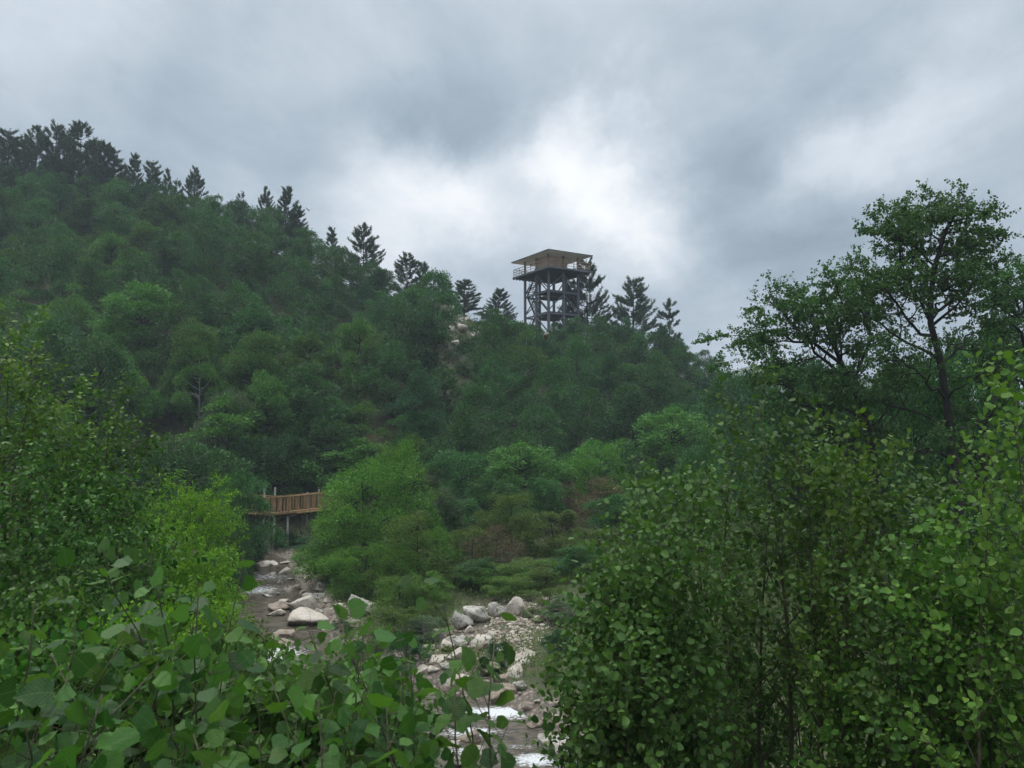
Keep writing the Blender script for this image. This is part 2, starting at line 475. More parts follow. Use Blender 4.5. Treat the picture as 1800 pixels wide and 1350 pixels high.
def rock_mat(name, pale, grey, brown, moss=0.0, wet=0.0):
    m, nt, out = new_mat(name); L = nt.links.new
    tc = nd(nt, 'ShaderNodeTexCoord')
    oi = nd(nt, 'ShaderNodeObjectInfo')
    add = nd(nt, 'ShaderNodeVectorMath', operation='ADD'); L(tc.outputs['Object'], add.inputs[0])
    sc = nd(nt, 'ShaderNodeMath', operation='MULTIPLY'); L(oi.outputs['Random'], sc.inputs[0]); sc.inputs[1].default_value = 30; L(sc.outputs[0], add.inputs[1])
    n1 = nd(nt, 'ShaderNodeTexNoise'); n1.inputs['Scale'].default_value = 1.3; n1.inputs['Detail'].default_value = 8; n1.inputs['Roughness'].default_value = .62; L(add.outputs[0], n1.inputs[0])
    rp = nd(nt, 'ShaderNodeValToRGB'); cr = rp.color_ramp
    cr.elements[0].position = .3; cr.elements[0].color = (*brown, 1); cr.elements[1].position = .66; cr.elements[1].color = (*pale, 1)
    e = cr.elements.new(.45); e.color = (*grey, 1)
    L(n1.outputs[0], rp.inputs[0])
    n2 = nd(nt, 'ShaderNodeTexNoise'); n2.inputs['Scale'].default_value = 7; n2.inputs['Detail'].default_value = 8; n2.inputs['Roughness'].default_value = .7; L(add.outputs[0], n2.inputs[0])
    r2 = nd(nt, 'ShaderNodeMapRange'); L(n2.outputs[0], r2.inputs[0]); r2.inputs[1].default_value = .36; r2.inputs[2].default_value = .5; r2.inputs[3].default_value = .55; r2.inputs[4].default_value = 1
    mu = nd(nt, 'ShaderNodeMixRGB'); mu.blend_type = 'MULTIPLY'; mu.inputs[0].default_value = 1; L(rp.outputs[0], mu.inputs[1]); L(r2.outputs[0], mu.inputs[2])
    col = mu.outputs[0]
    if moss:
        n3 = nd(nt, 'ShaderNodeTexNoise'); n3.inputs['Scale'].default_value = 2.1; n3.inputs['Detail'].default_value = 6; L(add.outputs[0], n3.inputs[0])
        r3 = nd(nt, 'ShaderNodeMapRange'); L(n3.outputs[0], r3.inputs[0]); r3.inputs[1].default_value = .62 - moss * .3; r3.inputs[2].default_value = .7 - moss * .3
        mx = nd(nt, 'ShaderNodeMixRGB'); L(r3.outputs[0], mx.inputs[0]); L(col, mx.inputs[1]); mx.inputs[2].default_value = (.09, .12, .04, 1); col = mx.outputs[0]
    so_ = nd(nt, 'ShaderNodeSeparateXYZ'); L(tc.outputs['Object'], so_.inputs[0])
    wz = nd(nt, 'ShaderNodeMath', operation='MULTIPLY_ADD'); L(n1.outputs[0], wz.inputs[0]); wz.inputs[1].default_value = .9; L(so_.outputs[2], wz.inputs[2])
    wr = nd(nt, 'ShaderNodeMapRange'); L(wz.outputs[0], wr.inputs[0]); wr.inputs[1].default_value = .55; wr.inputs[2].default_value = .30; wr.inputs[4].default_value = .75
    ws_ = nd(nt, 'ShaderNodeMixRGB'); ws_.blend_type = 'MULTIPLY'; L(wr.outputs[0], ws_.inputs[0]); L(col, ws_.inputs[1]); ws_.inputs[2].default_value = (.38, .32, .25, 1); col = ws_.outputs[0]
    bs = nd(nt, 'ShaderNodeBsdfPrincipled'); L(col, bs.inputs['Base Color']); bs.inputs['Roughness'].default_value = .8 - .45 * wet
    bp = nd(nt, 'ShaderNodeBump'); bp.inputs['Strength'].default_value = .9; bp.inputs['Distance'].default_value = .06
    ad = nd(nt, 'ShaderNodeMath', operation='ADD'); L(n2.outputs[0], ad.inputs[0]); L(n1.outputs[0], ad.inputs[1])
    L(ad.outputs[0], bp.inputs['Height']); L(bp.outputs[0], bs.inputs['Normal']); L(bs.outputs[0], out.inputs[0])
    return m


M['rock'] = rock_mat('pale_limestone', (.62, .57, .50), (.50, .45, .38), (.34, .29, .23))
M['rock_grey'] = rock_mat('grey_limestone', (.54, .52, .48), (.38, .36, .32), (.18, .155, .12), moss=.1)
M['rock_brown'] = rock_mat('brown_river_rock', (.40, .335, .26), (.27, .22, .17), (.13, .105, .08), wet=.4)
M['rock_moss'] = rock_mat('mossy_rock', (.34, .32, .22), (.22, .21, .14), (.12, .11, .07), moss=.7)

# ------------------------------------------------------------------ terrain
RIV = np.array([(-150, 42), (-80, 46), (-45, 52), (-26, 55), (-19, 53), (-15.6, 48.5), (-12.7, 40), (-9.7, 33), (-7.4, 28), (-4.2, 24.8), (-1.4, 22.6), (0.2, 20.2), (2.0, 18.0),
                (6, 15.8), (14, 14), (30, 12), (60, 12), (150, 14)], float)
TT = np.array([-1.6, -.9, -.65, -.5, -.4, -.3, -.26, -.2, -.1, -.02, .03, .1, .2, .27, .33, .4, .6, 1.0, 1.6])
TPY = np.array([285, 285, 288, 316, 338, 362, 398, 448, 492, 555, 568, 556, 584, 640, 690, 720, 735, 740, 740])
TDC = np.array([125, 125, 120, 118, 115, 112, 111, 108, 106, 103, 102, 104, 110, 112, 114, 118, 125, 140, 140])
TDF = np.array([62, 62, 58, 58, 58, 60, 60, 60, 60, 62, 62, 64, 68, 74, 78, 80, 85, 95, 95])
TH = np.interp(TT, [-.2, -.15, -.09, -.03, 0.0, .06], [6.3, 4.5, 1.8, 2.0, 4.0, 6.0])
TZC = 8 + (772 - TPY) / F * TDC - TH
TZC[9:12] += 0.5


def riv_dist(x, y):
    x = np.asarray(x, float); y = np.asarray(y, float)
    best = np.full(x.shape, 1e9)
    for a, b in zip(RIV[:-1], RIV[1:]):
        d = b - a; L2 = d @ d
        t = np.clip(((x - a[0]) * d[0] + (y - a[1]) * d[1]) / L2, 0, 1)
        best = np.minimum(best, np.hypot(x - a[0] - t * d[0], y - a[1] - t * d[1]))
    return best


def sstep(u):
    u = np.clip(u, 0, 1); return u * u * (3 - 2 * u)


def wav(x, y, s, ph):
    return (np.sin(x / s + ph) * np.cos(y / s * 1.3 + ph * 2.1) + .6 * np.sin(x / s * 1.9 + y / s * 1.1 + ph * 3) + .4 * np.cos(y / s * 2.7 - x / s * 1.3 + ph)) / 2


def wl(x, y):
    return 0.02 * np.clip(y - 20, -4, 40) + 0 * np.asarray(x, float)


def H(x, y):
    x = np.asarray(x, float); y = np.asarray(y, float)
    d = riv_dist(x, y)
    yr = np.interp(x, RIV[:, 0], RIV[:, 1])
    near = y < yr
    base = wl(x, y)
    hw = 2.0 + .3 * wav(x, y, 2.3, .7)
    bed = -0.55 + 0.85 * sstep((d - hw + .8) / 1.6)
    nb = 6.1 * sstep((d - 2.6) / 13.5) + .12 * wav(x, y, 1.1, 2)
    fb = 1.3 * sstep((d - 3) / 14) + .15 * wav(x, y, 1.3, 3) * sstep((d - 2) / 3)
    z = base + bed + np.where(near, nb, fb)
    t = x / np.maximum(y, 8)
    dc = np.interp(t, TT, TDC); df = np.interp(t, TT, TDF); zc = np.interp(t, TT, TZC)
    u = (y - df) / (dc - df)
    zf = 2.2
    hillz = zf + (zc - zf) * np.clip(u, 0, 1) ** .92
    rough = (1.3 * wav(x, y, 7, 1.2) + .8 * wav(x, y, 3.1, .2) + .25 * wav(x, y, 1.2, .9)) * sstep(u * 4) * (1 - .6 * sstep((u - .75) * 4))
    hillz = hillz + rough
    back = zc + rough * .5 - .07 * np.clip(y - dc, 0, 60) - .22 * np.clip(y - dc - 60, 0, 150)
    hz = np.where(u > 1, back, hillz)
    # terrace for the walkway at the foot of the hill on the left
    w = sstep((u + .08) / .14)
    z2 = z * (1 - w) + np.maximum(hz, z) * w
    z2 = np.where(near & (y < 40), z, z2)
    far = sstep((np.hypot(x, y) - 230) / 200)
    return z2 * (1 - far) + 0.5 * far


def hit(px, py, lo=3.0, hi=160.0):
    r = ray(px, py); r = r / r[1]
    ys = np.arange(lo, hi, .1)
    pts = CAM[None] + r[None] * ys[:, None]
    h = np.maximum(H(pts[:, 0], pts[:, 1]), wl(pts[:, 0], pts[:, 1]) - .12)
    k = np.argmax(pts[:, 2] <= h)
    return pts[k]


def spaced(lo, hi, step, ext):
    a = list(np.arange(lo, hi + 1e-6, step))
    s = step; v = a[-1]
    while v < ext: s *= 1.25; v += s; a.append(v)
    s = step; v = a[0]; b = []
    while v > -ext: s *= 1.25; v -= s; b.append(v)
    return np.array(b[::-1] + a)


gx = spaced(-26, 26, .45, 2500); gx = np.unique(np.concatenate([gx, np.arange(-120, -26, 1.0), np.arange(26.5, 100, 1.0)]))
gy = spaced(-4, 66, .45, 2500); gy = np.unique(np.concatenate([gy, np.arange(66.5, 150, 1.0)]))
XX, YY = np.meshgrid(gx, gy)
ZZ = H(XX, YY)
nx, ny = len(gx), len(gy)
Vt = np.stack([XX, YY, ZZ], -1).reshape(-1, 3)
ii = (np.arange(ny - 1)[:, None] * nx + np.arange(nx - 1)[None]).ravel()
lo = np.stack([ii, ii + 1, ii + nx + 1, ii + nx], 1).ravel()
rd = riv_dist(XX, YY).ravel()
gm, nt, out = new_mat('ground'); L = nt.links.new
tc = nd(nt, 'ShaderNodeTexCoord')
n1 = nd(nt, 'ShaderNodeTexNoise'); n1.inputs['Scale'].default_value = .35; n1.inputs['Detail'].default_value = 9; n1.inputs['Roughness'].default_value = .65; L(tc.outputs['Object'], n1.inputs[0])
n2 = nd(nt, 'ShaderNodeTexNoise'); n2.inputs['Scale'].default_value = 6; n2.inputs['Detail'].default_value = 8; L(tc.outputs['Object'], n2.inputs[0])
vo = nd(nt, 'ShaderNodeTexVoronoi'); vo.inputs['Scale'].default_value = 7; L(tc.outputs['Object'], vo.inputs[0])
rp = nd(nt, 'ShaderNodeValToRGB'); cr = rp.color_ramp
cr.elements[0].position = .35; cr.elements[0].color = (.05, .06, .025, 1); cr.elements[1].position = .72; cr.elements[1].color = (.105, .088, .052, 1)
e = cr.elements.new(.5); e.color = (.06, .075, .03, 1)
L(n1.outputs[0], rp.inputs[0])
rg = nd(nt, 'ShaderNodeValToRGB'); cr = rg.color_ramp
cr.elements[0].position = 0; cr.elements[0].color = (.42, .37, .30, 1); cr.elements[1].position = .55; cr.elements[1].color = (.16, .135, .11, 1)
L(vo.outputs['Distance'], rg.inputs[0])
vs = nd(nt, 'ShaderNodeSeparateXYZ'); L(vo.outputs['Color'], vs.inputs[0])
vm = nd(nt, 'ShaderNodeMixRGB'); vm.blend_type = 'MULTIPLY'; vm.inputs[0].default_value = .5; L(rg.outputs[0], vm.inputs[1]); L(vs.outputs[0], vm.inputs[2])
at = nd(nt, 'ShaderNodeAttribute', attribute_name='bank')
am = nd(nt, 'ShaderNodeMath', operation='MULTIPLY_ADD'); L(n2.outputs[0], am.inputs[0]); am.inputs[1].default_value = .5; L(at.outputs['Fac'], am.inputs[2])
mr = nd(nt, 'ShaderNodeMapRange'); L(am.outputs[0], mr.inputs[0]); mr.inputs[1].default_value = .72; mr.inputs[2].default_value = .8
mx = nd(nt, 'ShaderNodeMixRGB'); L(mr.outputs[0], mx.inputs[0]); L(rp.outputs[0], mx.inputs[1]); L(vm.outputs[0], mx.inputs[2])
bs = nd(nt, 'ShaderNodeBsdfPrincipled'); L(mx.outputs[0], bs.inputs['Base Color']); bs.inputs['Roughness'].default_value = .9
bp = nd(nt, 'ShaderNodeBump'); bp.inputs['Strength'].default_value = .8; bp.inputs['Distance'].default_value = .08
L(n2.outputs[0], bp.inputs['Height']); L(bp.outputs[0], bs.inputs['Normal']); L(bs.outputs[0], out.inputs[0])
me = mesh_np('terrain', Vt, lo, np.full(len(ii), 4), gm, True)
a = me.attributes.new('bank', 'FLOAT', 'POINT')
gb = P(915, 1110, 32.5)
bank = np.clip(1 - (rd - 2.2) / 1.6, 0, 1)
for (bx, by, brad) in ((gb[0] + .2, gb[1], 2.3), (-1.8, 30, 2.0), (-16.5, 46.5, 2.5)):
    bank = np.maximum(bank, 1.1 - np.hypot(XX - bx, YY - by).ravel() / brad)
a.data.foreach_set('value', np.clip(bank, 0, 1).astype(np.float32))
ter = link(bpy.data.objects.new('terrain', me)); tag(ter, kind='structure')

# far hills beyond the wood on the right
rngf = np.random.default_rng(5)
nx_, ny_ = 120, 14
fx = np.linspace(-200, 900, nx_); fy = np.linspace(430, 760, ny_)
FX, FY = np.meshgrid(fx, fy)
prof = np.sin(np.linspace(0, math.pi, ny_))[:, None] ** .7
FZ = prof * (46 + 14 * np.sin(FX / 90) + 8 * np.sin(FX / 31 + 1) + 2.5 * np.sin(FX / 9 + FY / 13)) - 2
ii = (np.arange(ny_ - 1)[:, None] * nx_ + np.arange(nx_ - 1)[None]).ravel()
me = mesh_np('hills', np.stack([FX, FY, FZ], -1).reshape(-1, 3), np.stack([ii, ii + 1, ii + nx_ + 1, ii + nx_], 1).ravel(), np.full(len(ii), 4),
             noise_mat('far_wooded_slope', (.03, .06, .03), (.06, .10, .04), .05, 8, bump=1, bdist=3), True)
tag(link(bpy.data.objects.new('hills', me)), kind='structure')

# ------------------------------------------------------------------ river
def build_water():
    # dense strip that follows the channel
    seg = []
    for a, b in zip(RIV[:-1], RIV[1:]):
        n = max(2, int(np.hypot(*(b - a)) / (.16 if a[0] > -20 and a[0] < 10 else 1.5)))
        for k in range(n): seg.append(a + (b - a) * k / n)
    seg.append(RIV[-1]); c = np.array(seg)
    for _ in range(30):
        c[1:-1] = .25 * c[:-2] + .5 * c[1:-1] + .25 * c[2:]
    T = np.gradient(c, axis=0); T /= np.linalg.norm(T, axis=1, keepdims=True)
    Nn = np.stack([-T[:, 1], T[:, 0]], 1)
    w = np.linspace(-3.3, 3.3, 56)
    X = c[:, None, 0] + Nn[:, None, 0] * w[None]; Y = c[:, None, 1] + Nn[:, None, 1] * w[None]
    rap = np.zeros_like(X)
    for (px, py, rx, ry, s) in ((880, 1238, 1.5, .55, 1.), (830, 1268, .9, .35, .8), (955, 1312, .9, .4, 1.), (860, 1205, .5, .6, .6), (830, 1300, .7, .3, .7), (905, 1290, 1.0, .2, .4),
                                (488, 1145, 1.0, 1.1, .8), (455, 1043, 1.3, 1.2, .55), (520, 1040, 1.0, 1.4, .4), (470, 1022, 1.6, 1.4, .45), (590, 1190, 1.4, .8, .8), (640, 1180, 1.0, .8, .6), (1172, 1163, 1, .8, .5)):
        p = P(px, py, 8.0 / ((py - 772) / F)) if True else None
        rap = np.maximum(rap, s * np.exp(-(((X - p[0]) / rx) ** 2 + ((Y - p[1]) / ry) ** 2)))
    Z = wl(X, Y) - .12 + .012 * wav(X, Y, .23, 0) + .02 * wav(X, Y, .5, 2) + rap * (.05 * wav(X, Y, .12, 1) + .06 * wav(X, Y, .3, 3) + .06)
    n, k = X.shape
    V = np.stack([X, Y, Z], -1).reshape(-1, 3)
    ii = (np.arange(n - 1)[:, None] * k + np.arange(k - 1)[None]).ravel()
    lo = np.stack([ii, ii + k, ii + k + 1, ii + 1], 1).ravel()
    m, nt, out = new_mat('river_water'); L = nt.links.new
    tc = nd(nt, 'ShaderNodeTexCoord'); mp = nd(nt, 'ShaderNodeMapping'); mp.inputs['Rotation'].default_value = (0, 0, .7); mp.inputs['Scale'].default_value = (1, 2.2, 1); L(tc.outputs['Object'], mp.inputs[0])
    n1 = nd(nt, 'ShaderNodeTexNoise'); n1.inputs['Scale'].default_value = 3.2; n1.inputs['Detail'].default_value = 6; n1.inputs['Roughness'].default_value = .6; L(mp.outputs[0], n1.inputs[0])
    n2 = nd(nt, 'ShaderNodeTexNoise'); n2.inputs['Scale'].default_value = 7; n2.inputs['Detail'].default_value = 9; n2.inputs['Roughness'].default_value = .72; n2.inputs['Distortion'].default_value = .6; L(mp.outputs[0], n2.inputs[0])
    bc = nd(nt, 'ShaderNodeValToRGB'); cr = bc.color_ramp
    cr.elements[0].color = (.045, .042, .03, 1); cr.elements[0].position = .35; cr.elements[1].color = (.14, .12, .09, 1); cr.elements[1].position = .7
    L(n1.outputs[0], bc.inputs[0])
    bs = nd(nt, 'ShaderNodeBsdfPrincipled'); L(bc.outputs[0], bs.inputs['Base Color']); bs.inputs['Roughness'].default_value = .1; bs.inputs['IOR'].default_value = 1.33
    bp = nd(nt, 'ShaderNodeBump'); bp.inputs['Strength'].default_value = .6; bp.inputs['Distance'].default_value = .06; L(n1.outputs[0], bp.inputs['Height']); L(bp.outputs[0], bs.inputs['Normal'])
    fo = nd(nt, 'ShaderNodeBsdfPrincipled'); fo.inputs['Base Color'].default_value = (.78, .82, .84, 1); fo.inputs['Roughness'].default_value = .6
    b2 = nd(nt, 'ShaderNodeBump'); b2.inputs['Strength'].default_value = 1; b2.inputs['Distance'].default_value = .08; L(n2.outputs[0], b2.inputs['Height']); L(b2.outputs[0], fo.inputs['Normal'])
    at = nd(nt, 'ShaderNodeAttribute', attribute_name='foam')
    ad = nd(nt, 'ShaderNodeMath', operation='MULTIPLY_ADD'); L(at.outputs['Fac'], ad.inputs[0]); ad.inputs[1].default_value = .40; L(n2.outputs[0], ad.inputs[2])
    mr = nd(nt, 'ShaderNodeMapRange'); L(ad.outputs[0], mr.inputs[0]); mr.inputs[1].default_value = .64; mr.inputs[2].default_value = .80
    ms = nd(nt, 'ShaderNodeMixShader'); L(mr.outputs[0], ms.inputs[0]); L(bs.outputs[0], ms.inputs[1]); L(fo.outputs[0], ms.inputs[2]); L(ms.outputs[0], out.inputs[0])
    me = mesh_np('river', V, lo, np.full(len(ii), 4), m, True)
    a = me.attributes.new('foam', 'FLOAT', 'POINT'); a.data.foreach_set('value', rap.ravel().astype(np.float32))
    tag(link(bpy.data.objects.new('river', me)), kind='structure')


build_water()


# ------------------------------------------------------------------ tree builders
def clump_crown(rng, H_, R, base, nclump, per, leaf, cl=.27, flat=.8, lobes=.22, droop=.06):
    """leaf sprays arranged in irregular clumps over an egg-shaped crown"""
    cz = base + (H_ - base) * .52; rz = (H_ - base) * .5
    ph = rng.uniform(0, 6.28, 6)
    C = []; limbs = []
    for i in range(nclump):
        th = rng.uniform(0, 6.28); u = rng.uniform(-.95, 1)
        s = math.sqrt(max(0, 1 - u * u))
        r = rng.uniform(.5, 1.0) ** .5
        f = 1 + lobes * (math.sin(2 * th + ph[0]) + math.sin(3 * th + ph[1] + 2 * u) * .8 + math.sin(5 * u + ph[2]) * .6)
        wid = (1.0 - .25 * max(u, 0)) * f * r
        p = np.array([math.cos(th) * s * R * wid, math.sin(th) * s * R * wid, cz + u * rz * r * (1 + .12 * math.sin(th * 2 + ph[3]))])
        C.append(p)
    C = np.array(C)
    n = nclump * per
    ci = np.repeat(np.arange(nclump), per)
    a = cl * R * rng.uniform(.7, 1.35, nclump)[ci]
    d = norm(rng.normal(size=(n, 3)))
    d[:, 2] = np.where(d[:, 2] < -.25, -d[:, 2], d[:, 2])
    rr = rng.uniform(.25, 1.0, n) ** .5
    rr *= 1 + .25 * np.sin(d[:, 0] * 5 + ci) * np.cos(d[:, 1] * 6 + ci * 2)
    off = d * (a * rr)[:, None]; off[:, 2] *= flat
    sg = rng.random(n) < .10
    off[sg] *= rng.uniform(1.05, 1.45, (int(sg.sum()), 1))
    outw = C[ci] - np.array([0, 0, cz]); outw[:, 2] *= .4; outw = norm(outw)
    hr = np.sum(off * outw, 1)
    off[:, 2] -= droop * np.clip(hr, -1, 9) * .8
    Pn = C[ci] + off
    X = norm(d + outw * .6 + rng.normal(size=(n, 3)) * .5); X[:, 2] -= .15
    N = norm(np.array([0, 0, .75]) + d * .7 + outw * .4 + rng.normal(size=(n, 3)) * .55)
    S = leaf * rng.uniform(.65, 1.3, n)
    return Pn, X, N, S, C


def tree_limbs(rng, C, H_, base, r0, frac=.6):
    tubes = []
    lean = rng.uniform(-.06, .06, 2) * H_
    zt = H_ * .86
    k = 7; tz = np.linspace(-.5, zt, k)
    tr = np.stack([lean[0] * (tz / zt) ** 2 + .05 * np.sin(tz * 1.1 + rng.uniform(0, 6)), lean[1] * (tz / zt) ** 2 + .05 * np.cos(tz * .9), tz], 1)
    tubes.append((tr, np.linspace(r0, r0 * .2, k)))
    for c in C:
        if rng.random() > frac: continue
        z0 = max(base * .5, min(c[2] - .45 * math.hypot(c[0], c[1]), zt * .92))
        s = np.array([np.interp(z0, tz, tr[:, 0]), np.interp(z0, tz, tr[:, 1]), z0])
        t = np.linspace(0, 1, 5)[:, None]
        mid = s * (1 - t) + c * t
        mid[:, 2] += (np.sin(t[:, 0] * math.pi) * .12 * np.linalg.norm(c - s)) * rng.uniform(-.4, 1)
        mid[1:4] += rng.normal(size=(3, 3)) * .05 * np.linalg.norm(c - s)
        tubes.append((mid, np.linspace(r0 * .35, r0 * .07, 5)))
    return tubes


def decid(seed, H_, R, base, mat, nclump=44, per=230, leaf=.2, bark='bark_dark', **kw):
    rng = np.random.default_rng(seed)
    Pn, X, N, S, C = clump_crown(rng, H_, R, base, nclump, per, leaf, **kw)
    crown = leaf_mesh('crown', rng, Pn, X, N, S, tpl_quad(), M[mat])
    trunk = tubes_mesh('trunk', tree_limbs(rng, C, H_, base, .022 * H_), M[bark], 5)
    q = np.hypot(Pn[:, 0], Pn[:, 1])
    return dict(trunk=trunk, crown=crown, H=float(np.percentile(Pn[:, 2], 99.5)), R=float(np.percentile(q, 96)))


def pine(seed, H_, R, base, dens=1.0):
    rng = np.random.default_rng(seed)
    tubes = []
    k = 8; tz = np.linspace(-.5, H_, k)
    lx = rng.uniform(-.02, .02) * H_
    tr = np.stack([lx * (tz / H_) ** 2, 0 * tz, tz], 1)
    tubes.append((tr, np.linspace(.018 * H_, .012, k)))
    Ps = []; Xs = []
    z = base
    while z < H_ - .15:
        u = (z - base) / (H_ - base)
        Lm = R * (1 - u) ** .68 * (min(1, .7 + u * 2)) + .2
        for b in range(rng.integers(4, 7)):
            if rng.random() > dens: continue
            th = rng.uniform(0, 6.28); Lb = Lm * rng.uniform(.45, 1.25)
            up = rng.uniform(.05, .35) + .5 * u
            t = np.linspace(0, 1, 6)
            rad = Lb * t
            zz = z + Lb * ((up - rng.uniform(0, .45)) * t * .5 - rng.uniform(0, .3) * t * (1 - t) + rng.uniform(.1, .38) * t ** 3)
            ang = th + .25 * rng.normal() * t
            pts = np.stack([np.cos(ang) * rad + np.interp(z, tz, tr[:, 0]), np.sin(ang) * rad, zz], 1)
            tubes.append((pts, np.linspace(.012 + .012 * Lb, .008, 6)))
            nt_ = int(7 + Lb * 12)
            for q in range(nt_):
                s = rng.uniform(.35, 1) ** .7 if q else 1.0
                p = np.array([np.interp(s, t, pts[:, i]) for i in range(3)])
                side = rng.uniform(-1, 1) * .32 * Lb * (1.1 - s)
                p2 = p + np.array([-math.sin(th), math.cos(th), 0]) * side + np.array([0, 0, abs(side) * .25])
                if abs(side) > .15: tubes.append((np.array([p, p2]), np.array([.012, .006])))
                dirv = np.array([math.cos(th) * .55, math.sin(th) * .55, .7]) + rng.normal(size=3) * .25
                dirv /= np.linalg.norm(dirv)
                m_ = 14; ext = rng.uniform(.22, .5)
                a_ = rng.uniform(0, 1, (m_, 1))
                dv = norm(dirv[None] * rng.uniform(.4, 1.2, (m_, 1)) + rng.normal(size=(m_, 3)) * .45)
                Ps.append(p2[None] + dirv[None] * (a_ * ext - .1)); Xs.append(dv)
        z += rng.uniform(.16, .52) * (1.25 - .5 * u)
    # leader shoot
    for zz in np.linspace(H_ - .6, H_ + .1, 5):
        dv = norm(np.array([[0, 0, 1.2]]) + rng.normal(size=(9, 3)) * .5)
        Ps.append(np.repeat([[np.interp(zz, tz, tr[:, 0]), 0, zz]], 9, 0)); Xs.append(dv)
    Pn = np.vstack(Ps); X = np.vstack(Xs)
    N = rng.normal(size=X.shape)
    crown = leaf_mesh('crown', rng, Pn, X, N, rng.uniform(.12, .27, len(Pn)), tpl_quad(.19), M['needle'])
    return dict(trunk=tubes_mesh('trunk', tubes, M['bark_dark'], 5), crown=crown, H=H_, R=float(np.percentile(np.hypot(Pn[:, 0], Pn[:, 1]), 93)))


def place(proto, name, x, y, h, r, rz, label, cat, group=None, mats=None, sink=.15, z=None):
    zb = float(H(x, y)) - sink if z is None else z
    e = empty(name, (x, y, zb), rz)
    e.scale = (r / proto['R'], r / proto['R'], h / proto['H'])
    tag(e, label, cat, group)
    for part in ('trunk', 'crown'):
        me = proto[part]
        link(bpy.data.objects.new(part, me), e)
    return e


def grow(rng, tubes, leaves, pts, rads, level, spec):
    """branches and leaves along a stem polyline"""
    tubes.append((pts, rads))
    pts = np.asarray(pts)
    L_ = np.linalg.norm(np.diff(pts, axis=0), axis=1).sum()
    k = len(pts)
    sp = spec[level]
    tt = np.linspace(0, 1, k)
    at = lambda s: np.array([np.interp(s, tt, pts[:, i]) for i in range(3)])
    if sp.get('leaf'):
        n = max(2, int(L_ * (1 - sp.get('lstart', .15)) / sp['gap']))
        for q in range(n):
            s = sp.get('lstart', .15) + (1 - sp.get('lstart', .15)) * (q + rng.uniform(0, .6)) / n
            s = min(s, 1)
            p = at(s); dr = at(min(1, s + .05)) - at(max(0, s - .05)); dr = dr / (np.linalg.norm(dr) + 1e-9)
            a = q * 2.4 + rng.uniform(-.6, .6)
            sd_ = np.cross(dr, [math.cos(a), math.sin(a), .3]); sd_ = sd_ / (np.linalg.norm(sd_) + 1e-9)
            x = dr * sp.get('fwd', .5) + sd_ + np.array([0, 0, -sp.get('droop', .2)]) + rng.normal(size=3) * .15
            x = x / np.linalg.norm(x)
            pet = sp.get('pet', 0.0) * rng.uniform(.6, 1.3)
            p2 = p + x * pet
            if pet > .015: tubes.append((np.array([p, p2]), np.array([.0014, .0011])))
            nn = np.array([0, 0, 1.0]) * sp.get('upn', .6) + rng.normal(size=3) * sp.get('nr', .6) + np.array([0, -.25, 0])
            leaves.append((p2, x, nn, sp['leaf'] * rng.uniform(.5, 1.28) * (1 - .35 * max(0, s - .8) / .2), 1.0 if s > .86 else 0.0))
    if level + 1 < len(spec):
        n = int(sp['kids'] * rng.uniform(.8, 1.2) + .5)
        for q in range(n):
            s = sp.get('start', .25) + (1 - sp.get('start', .25)) * (q + rng.uniform(.1, .9)) / max(n, 1)
            p = at(s); dr = at(min(1, s + .05)) - at(max(0, s - .05)); dr = dr / (np.linalg.norm(dr) + 1e-9)
            a = q * 2.4 + rng.uniform(-.5, .5)
            rd_ = np.array([math.cos(a), math.sin(a), 0]); rd_ = rd_ - dr * (rd_ @ dr); rd_ /= np.linalg.norm(rd_) + 1e-9
            ang = math.radians(sp['ang']) * rng.uniform(.75, 1.25)
            d = dr * math.cos(ang) + rd_ * math.sin(ang)
            Lc = sp['len'] * (1 - sp.get('taper', .55) * s) * rng.uniform(.7, 1.2)
            if sp.get('rel'): Lc *= L_
            m_ = 5; pp = [p]; dd = d.copy()
            for i in range(m_ - 1):
                dd = dd + rng.normal(size=3) * sp.get('wander', .12) + np.array([0, 0, sp.get('up', .08)])
                dd /= np.linalg.norm(dd); pp.append(pp[-1] + dd * Lc / (m_ - 1))
            r0 = np.interp(s, tt, rads) * .6
            grow(rng, tubes, leaves, np.array(pp), np.linspace(r0, r0 * .35, m_), level + 1, spec)


def stem_line(rng, p0, p1, n=8, wob=.03, bow=0.05):
    p0 = np.asarray(p0, float); p1 = np.asarray(p1, float)
    t = np.linspace(0, 1, n)[:, None]
    L_ = np.linalg.norm(p1 - p0)
    out = p0 * (1 - t) + p1 * t + np.sin(t * math.pi) * rng.normal(size=3)[None] * bow * L_
    out[1:-1] += rng.normal(size=(n - 2, 3)) * wob * L_ * .3
    return out


def plant(name, rng, base, stems, spec, tpl, mat, bark, label, cat, group=None, stem_name='stem', leaf_name='foliage', n=5, smooth=False):
    """stems: list of (polyline, r0, r1) in world space"""
    tubes = []; lv = []
    b = np.asarray(base, float)
    for (pl, r0, r1) in stems:
        grow(rng, tubes, lv, np.asarray(pl) - b, np.linspace(r0, r1, len(pl)), 0, spec)
    e = empty(name, tuple(b)); tag(e, label, cat, group)
    link(bpy.data.objects.new(stem_name, tubes_mesh(stem_name, tubes, M[bark], n)), e)
    Pn = np.array([l[0] for l in lv]); X = np.array([l[1] for l in lv]); N = np.array([l[2] for l in lv]); S = np.array([l[3] for l in lv])
    link(bpy.data.objects.new(leaf_name, leaf_mesh(leaf_name, rng, Pn, X, N, S, tpl, M[mat], smooth, [l[4] for l in lv])), e)
    return e


